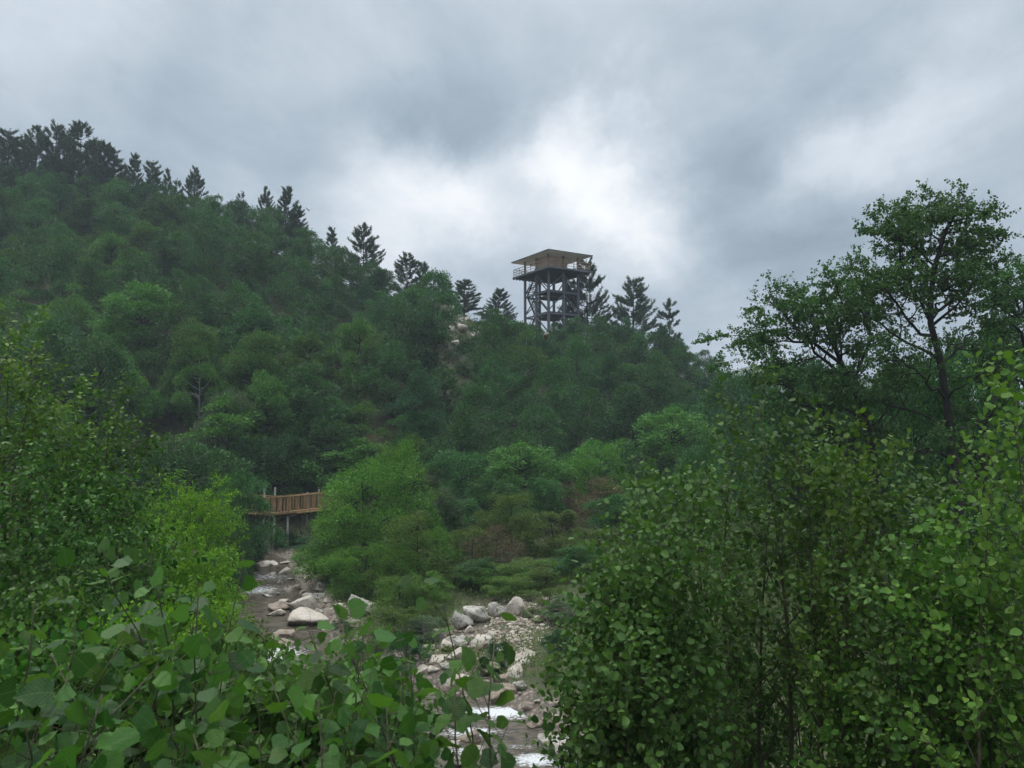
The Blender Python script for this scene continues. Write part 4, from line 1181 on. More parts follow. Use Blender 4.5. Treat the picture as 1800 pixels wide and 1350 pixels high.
# px, top py, distance, width px, material, name, label
mids = [
    (700, 782, 44, 150, 'willow', 'willow_shrub', 'rounded bright green shrub top behind the big bright bush by the stream'),
    (645, 815, 42, 185, 'willow', 'willow_shrub', 'biggest bright green rounded bush hiding the right end of the walkway'),
    (610, 890, 41, 165, 'willow', 'willow_shrub', 'dark-based lower bush leaning over the stream below the walkway'),
    (735, 905, 38, 130, 'olive', 'bank_shrub', 'yellow-green bush above the white standing boulder'),
    (700, 960, 36.5, 90, 'willow', 'bank_shrub', 'small leafy bush right behind the white standing boulder'),
    (655, 1000, 36.5, 46, 'olive', 'bank_shrub', 'small olive tuft-like shrub beside the white standing boulder'),
    (768, 860, 46, 90, 'grey', 'bank_tree', 'silvery grey-green shrub right of the biggest bright bush'),
    (820, 795, 56, 150, 'hill', 'bank_tree', 'mid-green tree on the flat behind the silvery shrub'),
    (920, 782, 54, 150, 'hill_light', 'bank_tree', 'green tree with a pointed top behind the withered brown shrubs'),
    (1050, 784, 58, 96, 'willow', 'bank_tree', 'light green rounded tree just above the withered brown shrub'),
    (990, 800, 62, 110, 'hill', 'bank_tree', 'darker tree left of the light green rounded tree'),
    (1120, 815, 60, 110, 'hill', 'bank_tree', 'mid-green tree right of the light green rounded tree'),
    (1060, 840, 47, 120, 'brown', 'withered_shrub', 'withered pinkish-brown shrub in the middle of the valley floor'),
    (1000, 850, 49, 80, 'brown', 'withered_shrub', 'paler half-withered shrub left of the pinkish-brown one'),
    (900, 868, 44, 110, 'olive', 'bank_shrub', 'olive bush above the dark tangle of bare twigs'),
    (870, 925, 39, 100, 'brown', 'withered_shrub', 'dark brown leafless tangle above the gravel bank'),
    (830, 930, 41, 110, 'olive', 'bank_shrub', 'olive-green bush left of the dark twig tangle'),
    (975, 900, 42, 120, 'olive', 'bank_shrub', 'loose green bush right of the dark twig tangle'),
    (1055, 930, 40, 120, 'olive', 'bank_shrub', 'olive-green bush under the withered pinkish-brown shrub'),
    (880, 1005, 37, 130, 'willow', 'bank_shrub', 'low dense bush overhanging the rock ledge'),
    (800, 1010, 38, 90, 'olive', 'bank_shrub', 'low olive bush left of the rock ledge'),
    (960, 1000, 36, 90, 'olive', 'bank_shrub', 'low bush at the top right of the gravel bank'),
    (1185, 722, 62, 160, 'hill_light', 'bank_tree', 'tall pale green tree at the foot of the ridge right of the valley floor'),
    (1265, 700, 66, 110, 'hill', 'bank_tree', 'green tree between the tall pale one and the large alder crowns'),
    (1140, 880, 44, 130, 'hill', 'bank_tree', 'green tree peeping out left of the near saplings'),
    (738, 722, 66, 96, 'hill', 'slope_tree', 'round dense dark tree on the lower slope above the valley floor'),
    (655, 765, 62, 90, 'brown', 'withered_shrub', 'pale brown dry shrub on bare soil above the biggest bright bush'),
    (350, 568, 68, 112, 'hill_light', 'slope_tree', 'tall light green tree with a narrow crown left on the lower slope'),
    (455, 585, 67, 100, 'hill_light', 'slope_tree', 'tall light green tree with a narrow crown directly above the walkway'),
    (470, 660, 64, 110, 'hill_light', 'slope_tree', 'lower light green crown between the narrow tall tree and the walkway'),
    (400, 690, 63, 110, 'grey', 'slope_tree', 'dull grey-green tree between the two tall light green trees'),
    (525, 645, 68, 60, 'grey', 'slope_tree', 'pale thin tree with bare twigs right of the tall light green pair'),
    (545, 700, 65, 110, 'hill', 'slope_tree', 'mid-green tree on the lower slope right of the walkway trees'),
    (590, 740, 63, 120, 'hill', 'slope_tree', 'rounded mid-green tree behind the biggest bright bush'),
    (320, 640, 67, 110, 'hill', 'slope_tree', 'mid-green tree left of the narrow tall light green tree'),
    (330, 775, 47, 180, 'hill', 'bank_tree', 'broad green tree between the left thicket and the walkway'),
    (415, 835, 45, 120, 'hill', 'bank_tree', 'green tree reaching down to the left end of the walkway'),
    (440, 930, 46.5, 60, 'hill_dark', 'bank_shrub', 'small dark bush under the left end of the walkway'),
    (250, 800, 44, 130, 'hill_dark', 'bank_tree', 'dark tree behind the fine-leaved bright bush'),
    (430, 775, 60, 120, 'hill_dark', 'slope_tree', 'dark tree right behind the left end of the walkway'),
    (500, 770, 60, 130, 'hill_dark', 'slope_tree', 'dark tree shading the middle of the walkway'),
    (565, 785, 61, 110, 'hill_dark', 'slope_tree', 'dark tree behind the right end of the walkway'),
    (60, 560, 60, 190, 'hill', 'slope_tree', 'green tree behind the topmost shoots of the left thicket'),
    (180, 600, 62, 130, 'hill', 'slope_tree', 'green tree above the brown earth patch on the left slope'),
    (250, 500, 76, 130, 'hill_light', 'slope_tree', 'brightest round tree crown halfway up the left slope'),
    (150, 850, 33, 150, 'hill_dark', 'bank_tree', 'dark leafy tree in the middle of the left thicket'),
    (225, 870, 30, 120, 'hill', 'bank_tree', 'leafy tree just left of the fine-leaved bright bush'),
    (405, 980, 39, 60, 'hill_dark', 'bank_shrub', 'dark bush on the left waterside'),
    (400, 905, 42, 80, 'hill', 'bank_shrub', 'green bush on the left waterside below the walkway'),
    (500, 945, 53, 60, 'hill_dark', 'bank_shrub', 'low dark shrub between the walkway posts'),
    (545, 950, 51, 50, 'hill_dark', 'bank_shrub', 'low dark shrub right of the walkway posts'),
    (640, 960, 37.5, 110, 'willow', 'bank_shrub', 'leafy bush between the pool and the white standing boulder'),
    (700, 1015, 33.5, 90, 'olive', 'bank_shrub', 'yellowish low bush just right of the white standing boulder'),
    (745, 1010, 34.5, 100, 'willow', 'bank_shrub', 'bright low bush left of the grizzled upright boulder'),
    (690, 1070, 30.5, 100, 'olive', 'bank_shrub', 'weedy low bush in front of the white standing boulder'),
    (745, 1085, 30, 70, 'grey', 'bank_shrub', 'pale weedy tuft left of the rock pile'),
    (640, 1105, 29, 90, 'olive', 'bank_shrub', 'weedy bush at the near side of the pool'),
    (850, 985, 37.5, 110, 'hill', 'bank_shrub', 'green bush hanging over the dark hollow of the ledge'),
    (925, 985, 37, 110, 'olive', 'bank_shrub', 'olive bush above the pale peaked block'),
    (800, 880, 46, 110, 'hill', 'bank_shrub', 'green bush between the silvery shrub and the olive one'),
    (760, 930, 40, 100, 'willow', 'bank_shrub', 'bright bush in the middle of the valley floor'),
    (950, 840, 48, 100, 'hill', 'bank_shrub', 'green bush at the left foot of the withered shrubs'),
    (1010, 960, 37, 110, 'hill', 'bank_shrub', 'green bush right of the gravel bank'),
    (1000, 1050, 31, 80, 'grey', 'bank_shrub', 'reedy greyish bush at the right edge of the gravel bank'),
    (985, 1110, 27.5, 60, 'hill_dark', 'bank_shrub', 'dark low bush below the right edge of the gravel bank'),
    (1090, 870, 45, 110, 'hill', 'bank_shrub', 'green bush right of the withered pinkish-brown shrub'),
    (870, 840, 50, 110, 'hill', 'bank_shrub', 'green bush behind the olive one on the valley floor'),
    (1070, 985, 35, 110, 'olive', 'bank_shrub', 'olive bush behind the lower near sapling'),
    (905, 1030, 34.5, 90, 'olive', 'bank_shrub', 'olive low growth hanging behind the pale peaked block'),
    (965, 1050, 32.5, 70, 'olive', 'bank_shrub', 'olive low growth at the upper right of the gravel'),
    (760, 1060, 31.5, 60, 'olive', 'bank_shrub', 'small olive weed clump left of the upright boulder'),
    (715, 1120, 27.5, 60, 'hill_dark', 'bank_shrub', 'dark weed clump left of the small pale stones'),
    (600, 1095, 31, 34, 'grey', 'bank_shrub', 'grey weed tuft between the pool and the mossy block'),
    (975, 1160, 25.5, 50, 'olive', 'bank_shrub', 'olive weed clump right of the layered slab'),
    (540, 960, 47, 50, 'hill', 'bank_shrub', 'green bush at the right waterside below the walkway'),
    (425, 985, 44, 36, 'hill', 'bank_shrub', 'green weed clump at the left waterside of the upper riffle'),
    (875, 1150, 26.8, 40, 'hill_dark', 'bank_shrub', 'small dark weed clump above the mossy boulder'),
    # wood behind the big alders on the right
    (1300, 655, 58, 130, 'hill', 'valley_tree', 'green tree behind the lowest reaching branch of the alders'),
    (1400, 635, 50, 160, 'hill_dark', 'valley_tree', 'dark tree behind the left part of the leaning alder'),
    (1480, 650, 44, 170, 'hill_dark', 'valley_tree', 'shady tree between the trunks of the two alders'),
    (1590, 640, 48, 170, 'hill', 'valley_tree', 'green tree behind the fork of the tallest alder'),
    (1700, 590, 46, 170, 'hill', 'valley_tree', 'tree behind the right side of the tallest alder'),
    (1790, 560, 40, 160, 'hill_dark', 'valley_tree', 'dark tree behind the crown at the right edge'),
    (1330, 745, 46, 140, 'hill', 'valley_tree', 'green tree behind the top of the tallest near sapling'),
    (1640, 690, 39, 190, 'hill', 'valley_tree', 'leafy tree low behind the trunk of the tallest alder'),
    (1760, 750, 35, 190, 'hill_dark', 'valley_tree', 'shady tree low at the right edge'),
    (1450, 790, 38, 160, 'hill_dark', 'valley_tree', 'shady tree low behind the near saplings'),
    (1230, 790, 40, 120, 'hill', 'valley_tree', 'green tree low left behind the near saplings'),
    (1560, 700, 41, 150, 'hill', 'valley_tree', 'green tree filling the gap low between the alder trunks'),
    (1720, 700, 36, 150, 'hill', 'valley_tree', 'green tree right of the lower trunk of the tallest alder'),
    (1380, 730, 41, 150, 'hill', 'valley_tree', 'green tree under the leaning alder'),
    (1600, 640, 31, 150, 'hill', 'valley_tree', 'soft leafy tree just behind the middle of the tallest alder trunk'),
    (1705, 625, 30, 160, 'hill', 'valley_tree', 'soft leafy tree under the right boughs of the tallest alder'),
    (1500, 690, 33, 150, 'hill', 'valley_tree', 'soft leafy tree between the leaning and the tallest alder'),
    (1400, 700, 33, 140, 'hill_dark', 'valley_tree', 'dark leafy tree below the leaning alder boughs'),
    (1560, 830, 32, 150, 'hill_dark', 'valley_tree', 'dark low tree at the foot of the alders'),
]
rng = np.random.default_rng(77)
for i, (px, top, d, wd, mt, nm, lab) in enumerate(mids):
    p = P(px, top, d); zb = float(H(p[0], p[1])) - .2
    h = max(p[2] - zb, 1.0); r = wd / 2 / F * d * 1.1
    pr = MT[mt][i % len(MT[mt])]
    place(pr, nm, p[0], p[1], h, r, rng.uniform(0, 6.28), lab, 'shrub' if 'shrub' in nm else 'tree', None, z=zb)

# ------------------------------------------------------------------ boulders
def make_rock(seed, cuts=9, flat=1.0, rough=.12):
    import bmesh
    rng = np.random.default_rng(seed)
    bm = bmesh.new(); bmesh.ops.create_icosphere(bm, subdivisions=4, radius=1)
    V = np.array([v.co[:] for v in bm.verts])
    for _ in range(cuts):
        n = rng.normal(size=3); n /= np.linalg.norm(n); d = rng.uniform(.5, .85)
        s = V @ n; V = V - np.clip(s - d, 0, None)[:, None] * n[None] * .93
    ph = rng.uniform(0, 6, 8)
    q = np.zeros(len(V))
    for k, f in enumerate((1.7, 3.1, 5.3, 9.1, 15.0)):
        q += (np.sin(V[:, 0] * f + ph[k]) * np.cos(V[:, 1] * f * 1.1 + ph[k + 1]) + np.sin(V[:, 2] * f * 1.2 + ph[k + 2] + V[:, 0] * f * .6)) / (f ** .95)
    V = V * (1 + rough * q)[:, None]
    V[:, 2] *= flat
    mx = np.abs(V).max(0); V = V / mx
    for v, c in zip(bm.verts, V): v.co = c
    me = bpy.data.meshes.new('boulder'); bm.to_mesh(me); bm.free()
    me.polygons.foreach_set('use_smooth', np.ones(len(me.polygons), bool))
    return me


RK = {}
for mt in ('rock', 'rock_grey', 'rock_brown', 'rock_moss'):
    RK[mt] = []
    for k in range(4):
        me = make_rock(500 + k * 7 + len(mt), 16 if mt != 'rock_brown' else 6, 1, .16 if mt != 'rock_grey' else .26)
        me.materials.append(M[mt]); RK[mt].append(me)


def rock(px, cy_, w, h, mt, lab, v=0, rz=0., depth=1.0, tilt=(0, 0), name='boulder', grp='boulders in the stream bed', sinkf=.3, d=None):
    if d is None: d = hit(px, cy_ + h * .42)[1]
    p = P(px, cy_, d)
    sx = w / 2 / F * d * 1.22; sz = h / 2 / F * d * 1.4
    o = bpy.data.objects.new(name, RK[mt][v % 4]); o.scale = (sx, sx * depth, sz * .8 + .12 * sx)
    o.location = (p[0], p[1] + sx * depth * .6, p[2] - sz * sinkf); o.rotation_euler = (tilt[0], tilt[1], 0)
    link(o); tag(o, lab, 'boulder', grp)
    return o


rocks = [
    (531, 1088, 76, 27, 'rock', 'wide flat-topped cream boulder lying in the dark pool'),
    (528, 1063, 48, 34, 'rock', 'smooth pale boulder right behind the wide flat-topped one'),
    (553, 1049, 38, 24, 'rock_grey', 'greyish boulder behind the smooth pale boulder'),
    (560, 1031, 24, 18, 'rock_grey', 'small grey boulder farthest up the right waterside'),
    (627, 1064, 50, 42, 'rock_grey', 'white angular standing boulder right of the pool'),
    (620, 1098, 34, 24, 'rock_moss', 'mossy block at the foot of the white standing boulder'),
    (493, 1116, 44, 28, 'rock_brown', 'brown rounded boulder at the near end of the pool'),
    (502, 1131, 26, 15, 'rock_brown', 'smaller brown stone below the brown rounded boulder'),
    (488, 1068, 34, 15, 'rock_brown', 'low brown stone left of the smooth pale boulder'),
    (484, 1079, 32, 10, 'rock', 'thin pale slab under the low brown stone'),
    (497, 1057, 18, 7, 'rock', 'small pale stone above the low brown stone'),
    (471, 1044, 30, 13, 'rock_grey', 'grey hump washed by the riffle'),
    (573, 1056, 13, 11, 'rock', 'small round pale stone near the greyish boulder'),
    (499, 1005, 24, 9, 'rock', 'pale stone in the upper riffle'),
    (526, 1001, 17, 12, 'rock_grey', 'grey stone at the right edge of the upper riffle'),
    (476, 1010, 14, 6, 'rock', 'small pale stone left in the upper riffle'),
    (443, 1006, 12, 6, 'rock_grey', 'little stone at the left edge of the upper riffle'),
    (515, 1034, 28, 14, 'rock_brown', 'brown stone in the riffle right of the grey hump'),
    (532, 1040, 16, 10, 'rock_brown', 'narrow brown stone beside the right bank'),
    (456, 994, 34, 7, 'rock', 'long low pale stone on the upstream bar'),
    (478, 991, 20, 6, 'rock', 'flat pale stone on the upstream bar'),
    (500, 989, 18, 5, 'rock_grey', 'flat grey stone on the upstream bar'),
    (573, 1104, 16, 12, 'rock', 'small cream stone right of the wide flat-topped boulder'),
    (603, 1127, 34, 18, 'rock', 'cream stone half hidden by broad leaves'),
    (809, 1090, 38, 42, 'rock_grey', 'upright grizzled boulder left of the rock ledge'),
    (838, 1079, 44, 40, 'rock_grey', 'tall blocky boulder beside the dark hollow'),
    (878, 1072, 36, 34, 'rock_grey', 'left block of the rock ledge above the gravel'),
    (905, 1068, 34, 40, 'rock', 'pale peaked block of the rock ledge above the gravel'),
    (925, 1080, 22, 22, 'rock_moss', 'dark mossy block at the right end of the ledge'),
    (948, 1090, 24, 15, 'rock_moss', 'greenish stone right of the gravel bank'),
    (811, 1127, 44, 28, 'rock_grey', 'broad grey-white boulder in the middle of the rock pile'),
    (846, 1132, 42, 28, 'rock', 'cream boulder partly behind a large leaf'),
    (785, 1135, 28, 26, 'rock', 'pale boulder at the left of the rock pile'),
    (806, 1153, 36, 22, 'rock', 'smooth cream boulder low in the rock pile'),
    (771, 1160, 30, 18, 'rock', 'cream boulder at the lower left of the rock pile'),
    (745, 1152, 18, 12, 'rock', 'small pale stone left of the rock pile'),
    (751, 1138, 22, 14, 'rock_grey', 'grey-white stone at the upper left of the rock pile'),
    (742, 1180, 30, 12, 'rock', 'flat pale stone left of the low rock pile'),
    (735, 1112, 26, 12, 'rock', 'rough pale stone on the bank above the rock pile'),
    (765, 1112, 22, 10, 'rock', 'rough pale stone next to the grizzled boulder'),
    (855, 1174, 42, 34, 'rock_moss', 'greenish mossy boulder behind the nearest large leaves'),
    (882, 1192, 26, 18, 'rock_brown', 'small brown boulder between the mossy boulder and the rounded one'),
    (889, 1214, 46, 38, 'rock_brown', 'big rounded brown boulder above the white rapid'),
    (790, 1200, 32, 32, 'rock', 'pale broken boulder left of the rapid'),
    (812, 1193, 36, 10, 'rock', 'flat pale slab just left of the rapid'),
    (912, 1168, 44, 18, 'rock', 'layered pale slab at the lower end of the gravel bank'),
    (928, 1152, 30, 14, 'rock', 'tilted pale slab on the gravel bank'),
    (904, 1186, 34, 14, 'rock', 'low pale slab right of the small brown boulder'),
    (905, 1150, 20, 10, 'rock_grey', 'small grey slab on the gravel bank'),
    (826, 1297, 42, 20, 'rock_brown', 'wet brown boulder beside the lower rapid'),
    (798, 1311, 24, 18, 'rock', 'small pale boulder left of the lower rapid'),
    (835, 1327, 28, 20, 'rock', 'cream boulder at the bottom of the picture by the stream'),
    (802, 1341, 36, 22, 'rock_grey', 'grey-white boulder at the bottom edge of the picture'),
    (990, 1318, 70, 46, 'rock_grey', 'rough grizzled mound right of the lower rapid'),
    (1016, 1304, 30, 20, 'rock', 'pale stone on top of the rough mound'),
    (1172, 1166, 26, 20, 'rock', 'white stone glimpsed through the near saplings'),
    (1192, 1192, 22, 14, 'rock', 'second white stone glimpsed lower through the near saplings'),
    (1095, 1300, 26, 20, 'rock', 'white stone glimpsed low through the saplings near the stream'),
    (1112, 1325, 20, 14, 'rock_grey', 'grey stone glimpsed low through the saplings near the stream'),
    (862, 1118, 22, 16, 'rock', 'cream stone on the left edge of the gravel bank'),
    (868, 1142, 26, 18, 'rock_grey', 'grey stone at the lower left of the gravel bank'),
    (824, 1108, 20, 14, 'rock', 'pale stone wedged between the upright boulder and the broad one'),
    (795, 1112, 18, 14, 'rock_brown', 'brownish stone at the left foot of the upright boulder'),
    (827, 1162, 26, 18, 'rock', 'cream stone right of the smooth boulder low in the pile'),
    (760, 1178, 24, 16, 'rock', 'pale stone under the lower left cream boulder'),
    (784, 1172, 20, 14, 'rock_grey', 'grey stone under the smooth cream boulder'),
    (838, 1212, 20, 16, 'rock_grey', 'grey wet stone at the head of the white rapid'),
    (930, 1240, 22, 14, 'rock_brown', 'brown stone at the right end of the white rapid'),
    (940, 1275, 24, 14, 'rock_brown', 'wet brown stone right of the stream between the rapids'),
    (915, 1205, 22, 20, 'rock_grey', 'dark grey stone right of the big rounded brown boulder'),
    (855, 1262, 16, 10, 'rock_brown', 'small brown stone breaking the water between the rapids'),
    (590, 1072, 24, 16, 'rock', 'pale stone between the flat boulder and the white standing one'),
    (560, 1075, 18, 12, 'rock_grey', 'grey stone behind the right end of the wide flat boulder'),
    (541, 1016, 16, 10, 'rock', 'pale stone by the right bank of the upper riffle'),
    (452, 1020, 14, 8, 'rock_brown', 'brown stone at the left of the upper riffle'),
    (490, 1024, 12, 7, 'rock_grey', 'small grey stone in the middle of the upper riffle'),
    (510, 1018, 12, 6, 'rock', 'small pale stone right of the middle of the upper riffle'),
    (4, 1070, 30, 26, 'rock_grey', 'grey boulder at the left edge under the dark creepers'),
]
rr = random.Random(3)
for i, (px, cy_, w, h, mt, lab) in enumerate(rocks):
    if px == 4: rock(px, cy_, w, h, mt, lab, i, d=9.0)
    else: rock(px, cy_, w, h, mt, lab, i, rr.uniform(0, 6), rr.uniform(.8, 1.2), (rr.uniform(-.25, .25), rr.uniform(-.25, .25)))

# rock scar high on the slope
for (px, py, w, h, lab) in ((801, 566, 19, 26, 'tall pale crag at the top of the rock scar'), (812, 577, 16, 20, 'pale crag leaning right of the tall crag'), (793, 578, 14, 14, 'pale crag at the left foot of the tall crag'),
                            (789, 556, 13, 12, 'small pale crag above the tall one'), (836, 588, 14, 11, 'pale rock on the bare slope right of the tall crag'),
                            (800, 604, 13, 12, 'pale rock under the tall crag'), (812, 616, 13, 9, 'lowest pale rock of the scar'), (858, 608, 15, 8, 'pale rock at the right end of the scar'),
                            (728, 609, 14, 9, 'flat pale rock left of the scar'), (742, 614, 12, 7, 'low rock just right of the flat rock left of the scar'), (760, 630, 12, 7, 'small rock at the lower left of the scar'), (848, 664, 13, 9, 'isolated pale rock well under the scar'),
                            (960, 590, 9, 11, 'pale rock just under the lookout tower'), (822, 560, 10, 8, 'pale rock between the tall crag and the ridge'), (795, 540, 11, 6, 'highest little rock of the scar'), (826, 604, 9, 6, 'little rock in the middle of the scar')):
    rock(px, py, w * 1.1, h * 1.1, 'rock', lab, w, 0, .8, (.3, .5 if w % 2 else -.35), 'crag', 'pale crags on the hillside', 0)
for i, (px, py, w, h, mt, lab) in enumerate(((775, 592, 22, 15, 'olive', 'low olive bush at the left edge of the rock scar'), (828, 574, 20, 13, 'olive', 'low bush between the crags of the rock scar'), (848, 596, 24, 16, 'hill_dark', 'dark low bush in the middle of the rock scar'),
                                     (812, 596, 20, 13, 'grey', 'greyish low bush under the tall crag'), (870, 585, 26, 18, 'hill', 'green low bush at the upper right of the rock scar'), (790, 625, 26, 17, 'brown', 'dry brown low bush below the rock scar'),
                                     (835, 628, 28, 19, 'olive', 'olive low bush at the lower right of the rock scar'), (765, 608, 20, 14, 'brown', 'dry low bush between the flat rock and the scar'), (850, 560, 24, 14, 'brown', 'dry tuft on the bare ridge right of the scar'),
                                     (745, 640, 30, 19, 'olive', 'olive low bush at the lower left of the scar'), (880, 620, 30, 22, 'grey', 'greyish bush right of the scar'), (815, 650, 30, 20, 'hill', 'green low bush well below the scar'),
                                     (230, 705, 34, 22, 'brown', 'dry bush on the brown earth patch of the left slope'), (262, 750, 34, 22, 'brown', 'dry bush lower on the brown earth patch'), (690, 772, 36, 20, 'brown', 'dry bush on the bare soil above the valley floor'))):
    b = hit(px, py + h / 2); d = b[1]
    place(MT[mt][0], 'scar_shrub', b[0], b[1], h / F * d * 1.2, w / 2 / F * d * 1.15, i * 1.3, lab, 'shrub', 'low bushes on the bare patches')

# gravel: countless pebbles
def pebbles():
    rng = np.random.default_rng(9)
    n = 3200
    cx = np.array([gb[0], gb[0] - .4, -1.2, -16.3, -3.2, -1.9, -8.0, 1.4]); cyy = np.array([gb[1], gb[1] - 3, 28.5, 46.6, 28.5, 31.0, 36.5, 22.0]); sg = np.array([1.0, .6, 1.0, 1.3, 1.0, 1.0, 1.5, 1.0])
    k = rng.choice(8, n, p=[.56, .16, .04, .08, .03, .03, .04, .06])
    x = cx[k] + rng.normal(size=n) * sg[k]; y = cyy[k] + rng.normal(size=n) * sg[k]
    s = rng.gamma(2.0, .015, n) + .018
    z = H(x, y) + s * .2
    t = (1 + 5 ** .5) / 2
    iv = np.array([(-1, t, 0), (1, t, 0), (-1, -t, 0), (1, -t, 0), (0, -1, t), (0, 1, t), (0, -1, -t), (0, 1, -t), (t, 0, -1), (t, 0, 1), (-t, 0, -1), (-t, 0, 1)]) / 1.9
    fi = [(0, 11, 5), (0, 5, 1), (0, 1, 7), (0, 7, 10), (0, 10, 11), (1, 5, 9), (5, 11, 4), (11, 10, 2), (10, 7, 6), (7, 1, 8), (3, 9, 4), (3, 4, 2), (3, 2, 6), (3, 6, 8), (3, 8, 9), (4, 9, 5), (2, 4, 11), (6, 2, 10), (8, 6, 7), (9, 8, 1)]
    a = rng.uniform(0, 6.28, n); sc = rng.uniform(.6, 1.4, (n, 3)); sc[:, 2] *= .6
    L0 = iv[None] * sc[:, None] * s[:, None, None] * (1 + rng.uniform(-.15, .15, (n, 12, 1)))
    X = L0[..., 0] * np.cos(a)[:, None] - L0[..., 1] * np.sin(a)[:, None] + x[:, None]
    Y = L0[..., 0] * np.sin(a)[:, None] + L0[..., 1] * np.cos(a)[:, None] + y[:, None]
    V = np.stack([X, Y, L0[..., 2] + z[:, None]], -1).reshape(-1, 3)
    lo = (np.array(fi).ravel()[None] + (np.arange(n) * 12)[:, None]).ravel()
    m = leaf_mat('pebble', (.20, .17, .13), (.38, .33, .27), (.55, .50, .43), transl=0, rough=.8, objvar=0)
    me = mesh_np('gravel', V, lo, np.full(n * 20, 3), m, False, np.repeat(rng.random(n), 12))
    tag(link(bpy.data.objects.new('gravel', me)), 'pale gravel and cobbles on the banks of the stream', None, None, 'stuff')


pebbles()

# grass and weeds on the banks
def keep_bank(x, y, rng):
    d = riv_dist(x, y)
    g = np.maximum.reduce([1.1 - np.hypot(x - a, y - b) / r for a, b, r in ((gb[0], gb[1], 2.6), (-1.8, 30, 1.2), (-16.5, 46.5, 2.5))])
    return (d > 2.3) & ((d > 3.3) | (rng.random(len(x)) < .35)) & ((g < 0) | (rng.random(len(x)) < .12)) & (np.abs(x) < y * .8 + 2)


g_ = scatter_leaves('grass', 150000, (-30, 30), (2, 50), keep_bank, 'grass', .26, .25, 11, tpl_quad(.09), 1.3)
g_['label'] = 'grass and weeds on the stream banks'
w_ = scatter_leaves('ground_cover', 150000, (-28, 34), (2, 56), keep_bank, 'olive', .10, .8, 12, tpl_quad(.6), .3)
w_['label'] = 'low leafy ground cover on the stream banks'

# ------------------------------------------------------------------ big alders on the right
rng = np.random.default_rng(2024)
ALD = [dict(kids=9, len=2.0, ang=55, start=.3, taper=.5, wander=.16, up=.04),
       dict(kids=7, len=.85, ang=48, start=.15, taper=.35, wander=.18, up=.04, leaf=.075, gap=.08, lstart=.45),
       dict(kids=5, len=.38, ang=45, start=.1, taper=.3, wander=.2, up=.02, leaf=.085, gap=.05, lstart=.2),
       dict(leaf=.085, gap=.034, lstart=.05, fwd=.4, droop=.15)]


def alder(name, base_px, trunk, limbs, label, spec, mat='alder_far', d0=24):
    """trunk: (px, py, d) points from base to top; limbs: lists of such points"""
    tr = [P(*t) for t in trunk]
    b0 = np.array(tr[0]); b0[2] = float(H(b0[0], b0[1])) - .2
    tr = [b0] + tr
    def dens(pl, n=10):
        pl = np.array(pl); s = np.r_[0, np.cumsum(np.linalg.norm(np.diff(pl, axis=0), axis=1))]
        q = np.linspace(0, s[-1], n)
        return np.stack([np.interp(q, s, pl[:, i]) for i in range(3)], 1)
    tubes = []; lv = []
    trd = dens(tr, 16); tubes.append((trd, np.linspace(.2, .05, 16)))
    # top of the trunk carries its own branches
    grow(rng, tubes, lv, trd[9:], np.linspace(.11, .04, 7), 0, spec)
    for lm in limbs:
        pl = dens([P(*q) for q in lm], 8)
        pl[1:] += rng.normal(size=(7, 3)) * .08
        L_ = np.linalg.norm(pl[-1] - pl[0])
        sp = [dict(spec[0], kids=max(3, L_ * 2.1), len=min(1.9, .75 + .22 * L_))] + spec[1:]
        grow(rng, tubes, lv, pl, np.linspace(.02 + .011 * L_, .014, 8), 0, sp)
    e = empty(name, tuple(b0)); tag(e, label, 'tree')
    tubes = [(np.asarray(p) - b0, r) for p, r in tubes]
    link(bpy.data.objects.new('trunk', tubes_mesh('trunk', tubes, M['bark_dark'], 6)), e)
    Pn = np.array([l[0] for l in lv]) - b0; X = np.array([l[1] for l in lv]); N = np.array([l[2] for l in lv]); S = np.array([l[3] for l in lv])
    N = N + rng.normal(size=N.shape) * .4
    link(bpy.data.objects.new('crown', leaf_mesh('crown', rng, Pn, X, N, S, tpl_oval(.85, fold=.15), M[mat])), e)
    return len(Pn)


cnt = alder('alder_tree', None, [(1690, 1000, 24), (1686, 880, 24), (1668, 740, 24.1), (1655, 640, 24), (1632, 555, 24), (1640, 480, 24), (1660, 410, 24), (1688, 360, 24)],
      [[(1632, 560, 24), (1590, 480, 23.6), (1575, 420, 23.4), (1560, 385, 23)],
       [(1636, 520, 24), (1610, 440, 24.6), (1620, 380, 25)],
       [(1640, 480, 24), (1690, 430, 24.4), (1725, 420, 24.8)],
       [(1650, 440, 24), (1690, 385, 23.6), (1702, 360, 23.4)],
       [(1632, 555, 24), (1690, 520, 24.3), (1735, 440, 24.8)],
       [(1640, 590, 24), (1590, 560, 23.4), (1545, 500, 23), (1540, 470, 22.8)],
       [(1650, 630, 24), (1590, 600, 24.5), (1530, 560, 25), (1480, 520, 25.4)],
       [(1652, 640, 24), (1700, 600, 24.5), (1745, 560, 25)],
       [(1660, 700, 24), (1610, 650, 23.2), (1570, 640, 22.6)],
       [(1665, 700, 24), (1720, 660, 23.4), (1770, 640, 23)],
       [(1668, 740, 24), (1600, 720, 24.5), (1540, 700, 25), (1490, 690, 25.4)],
       [(1672, 770, 24), (1730, 740, 24.6), (1780, 720, 25)],
       [(1640, 560, 24), (1660, 500, 23.0), (1690, 480, 22.5)],
       [(1640, 480, 24), (1595, 430, 24), (1570, 395, 24)],
       [(1676, 800, 24), (1620, 790, 23), (1580, 800, 22.5)]],
      'tallest alder with a dark forked trunk and open crown against the sky at right', ALD)
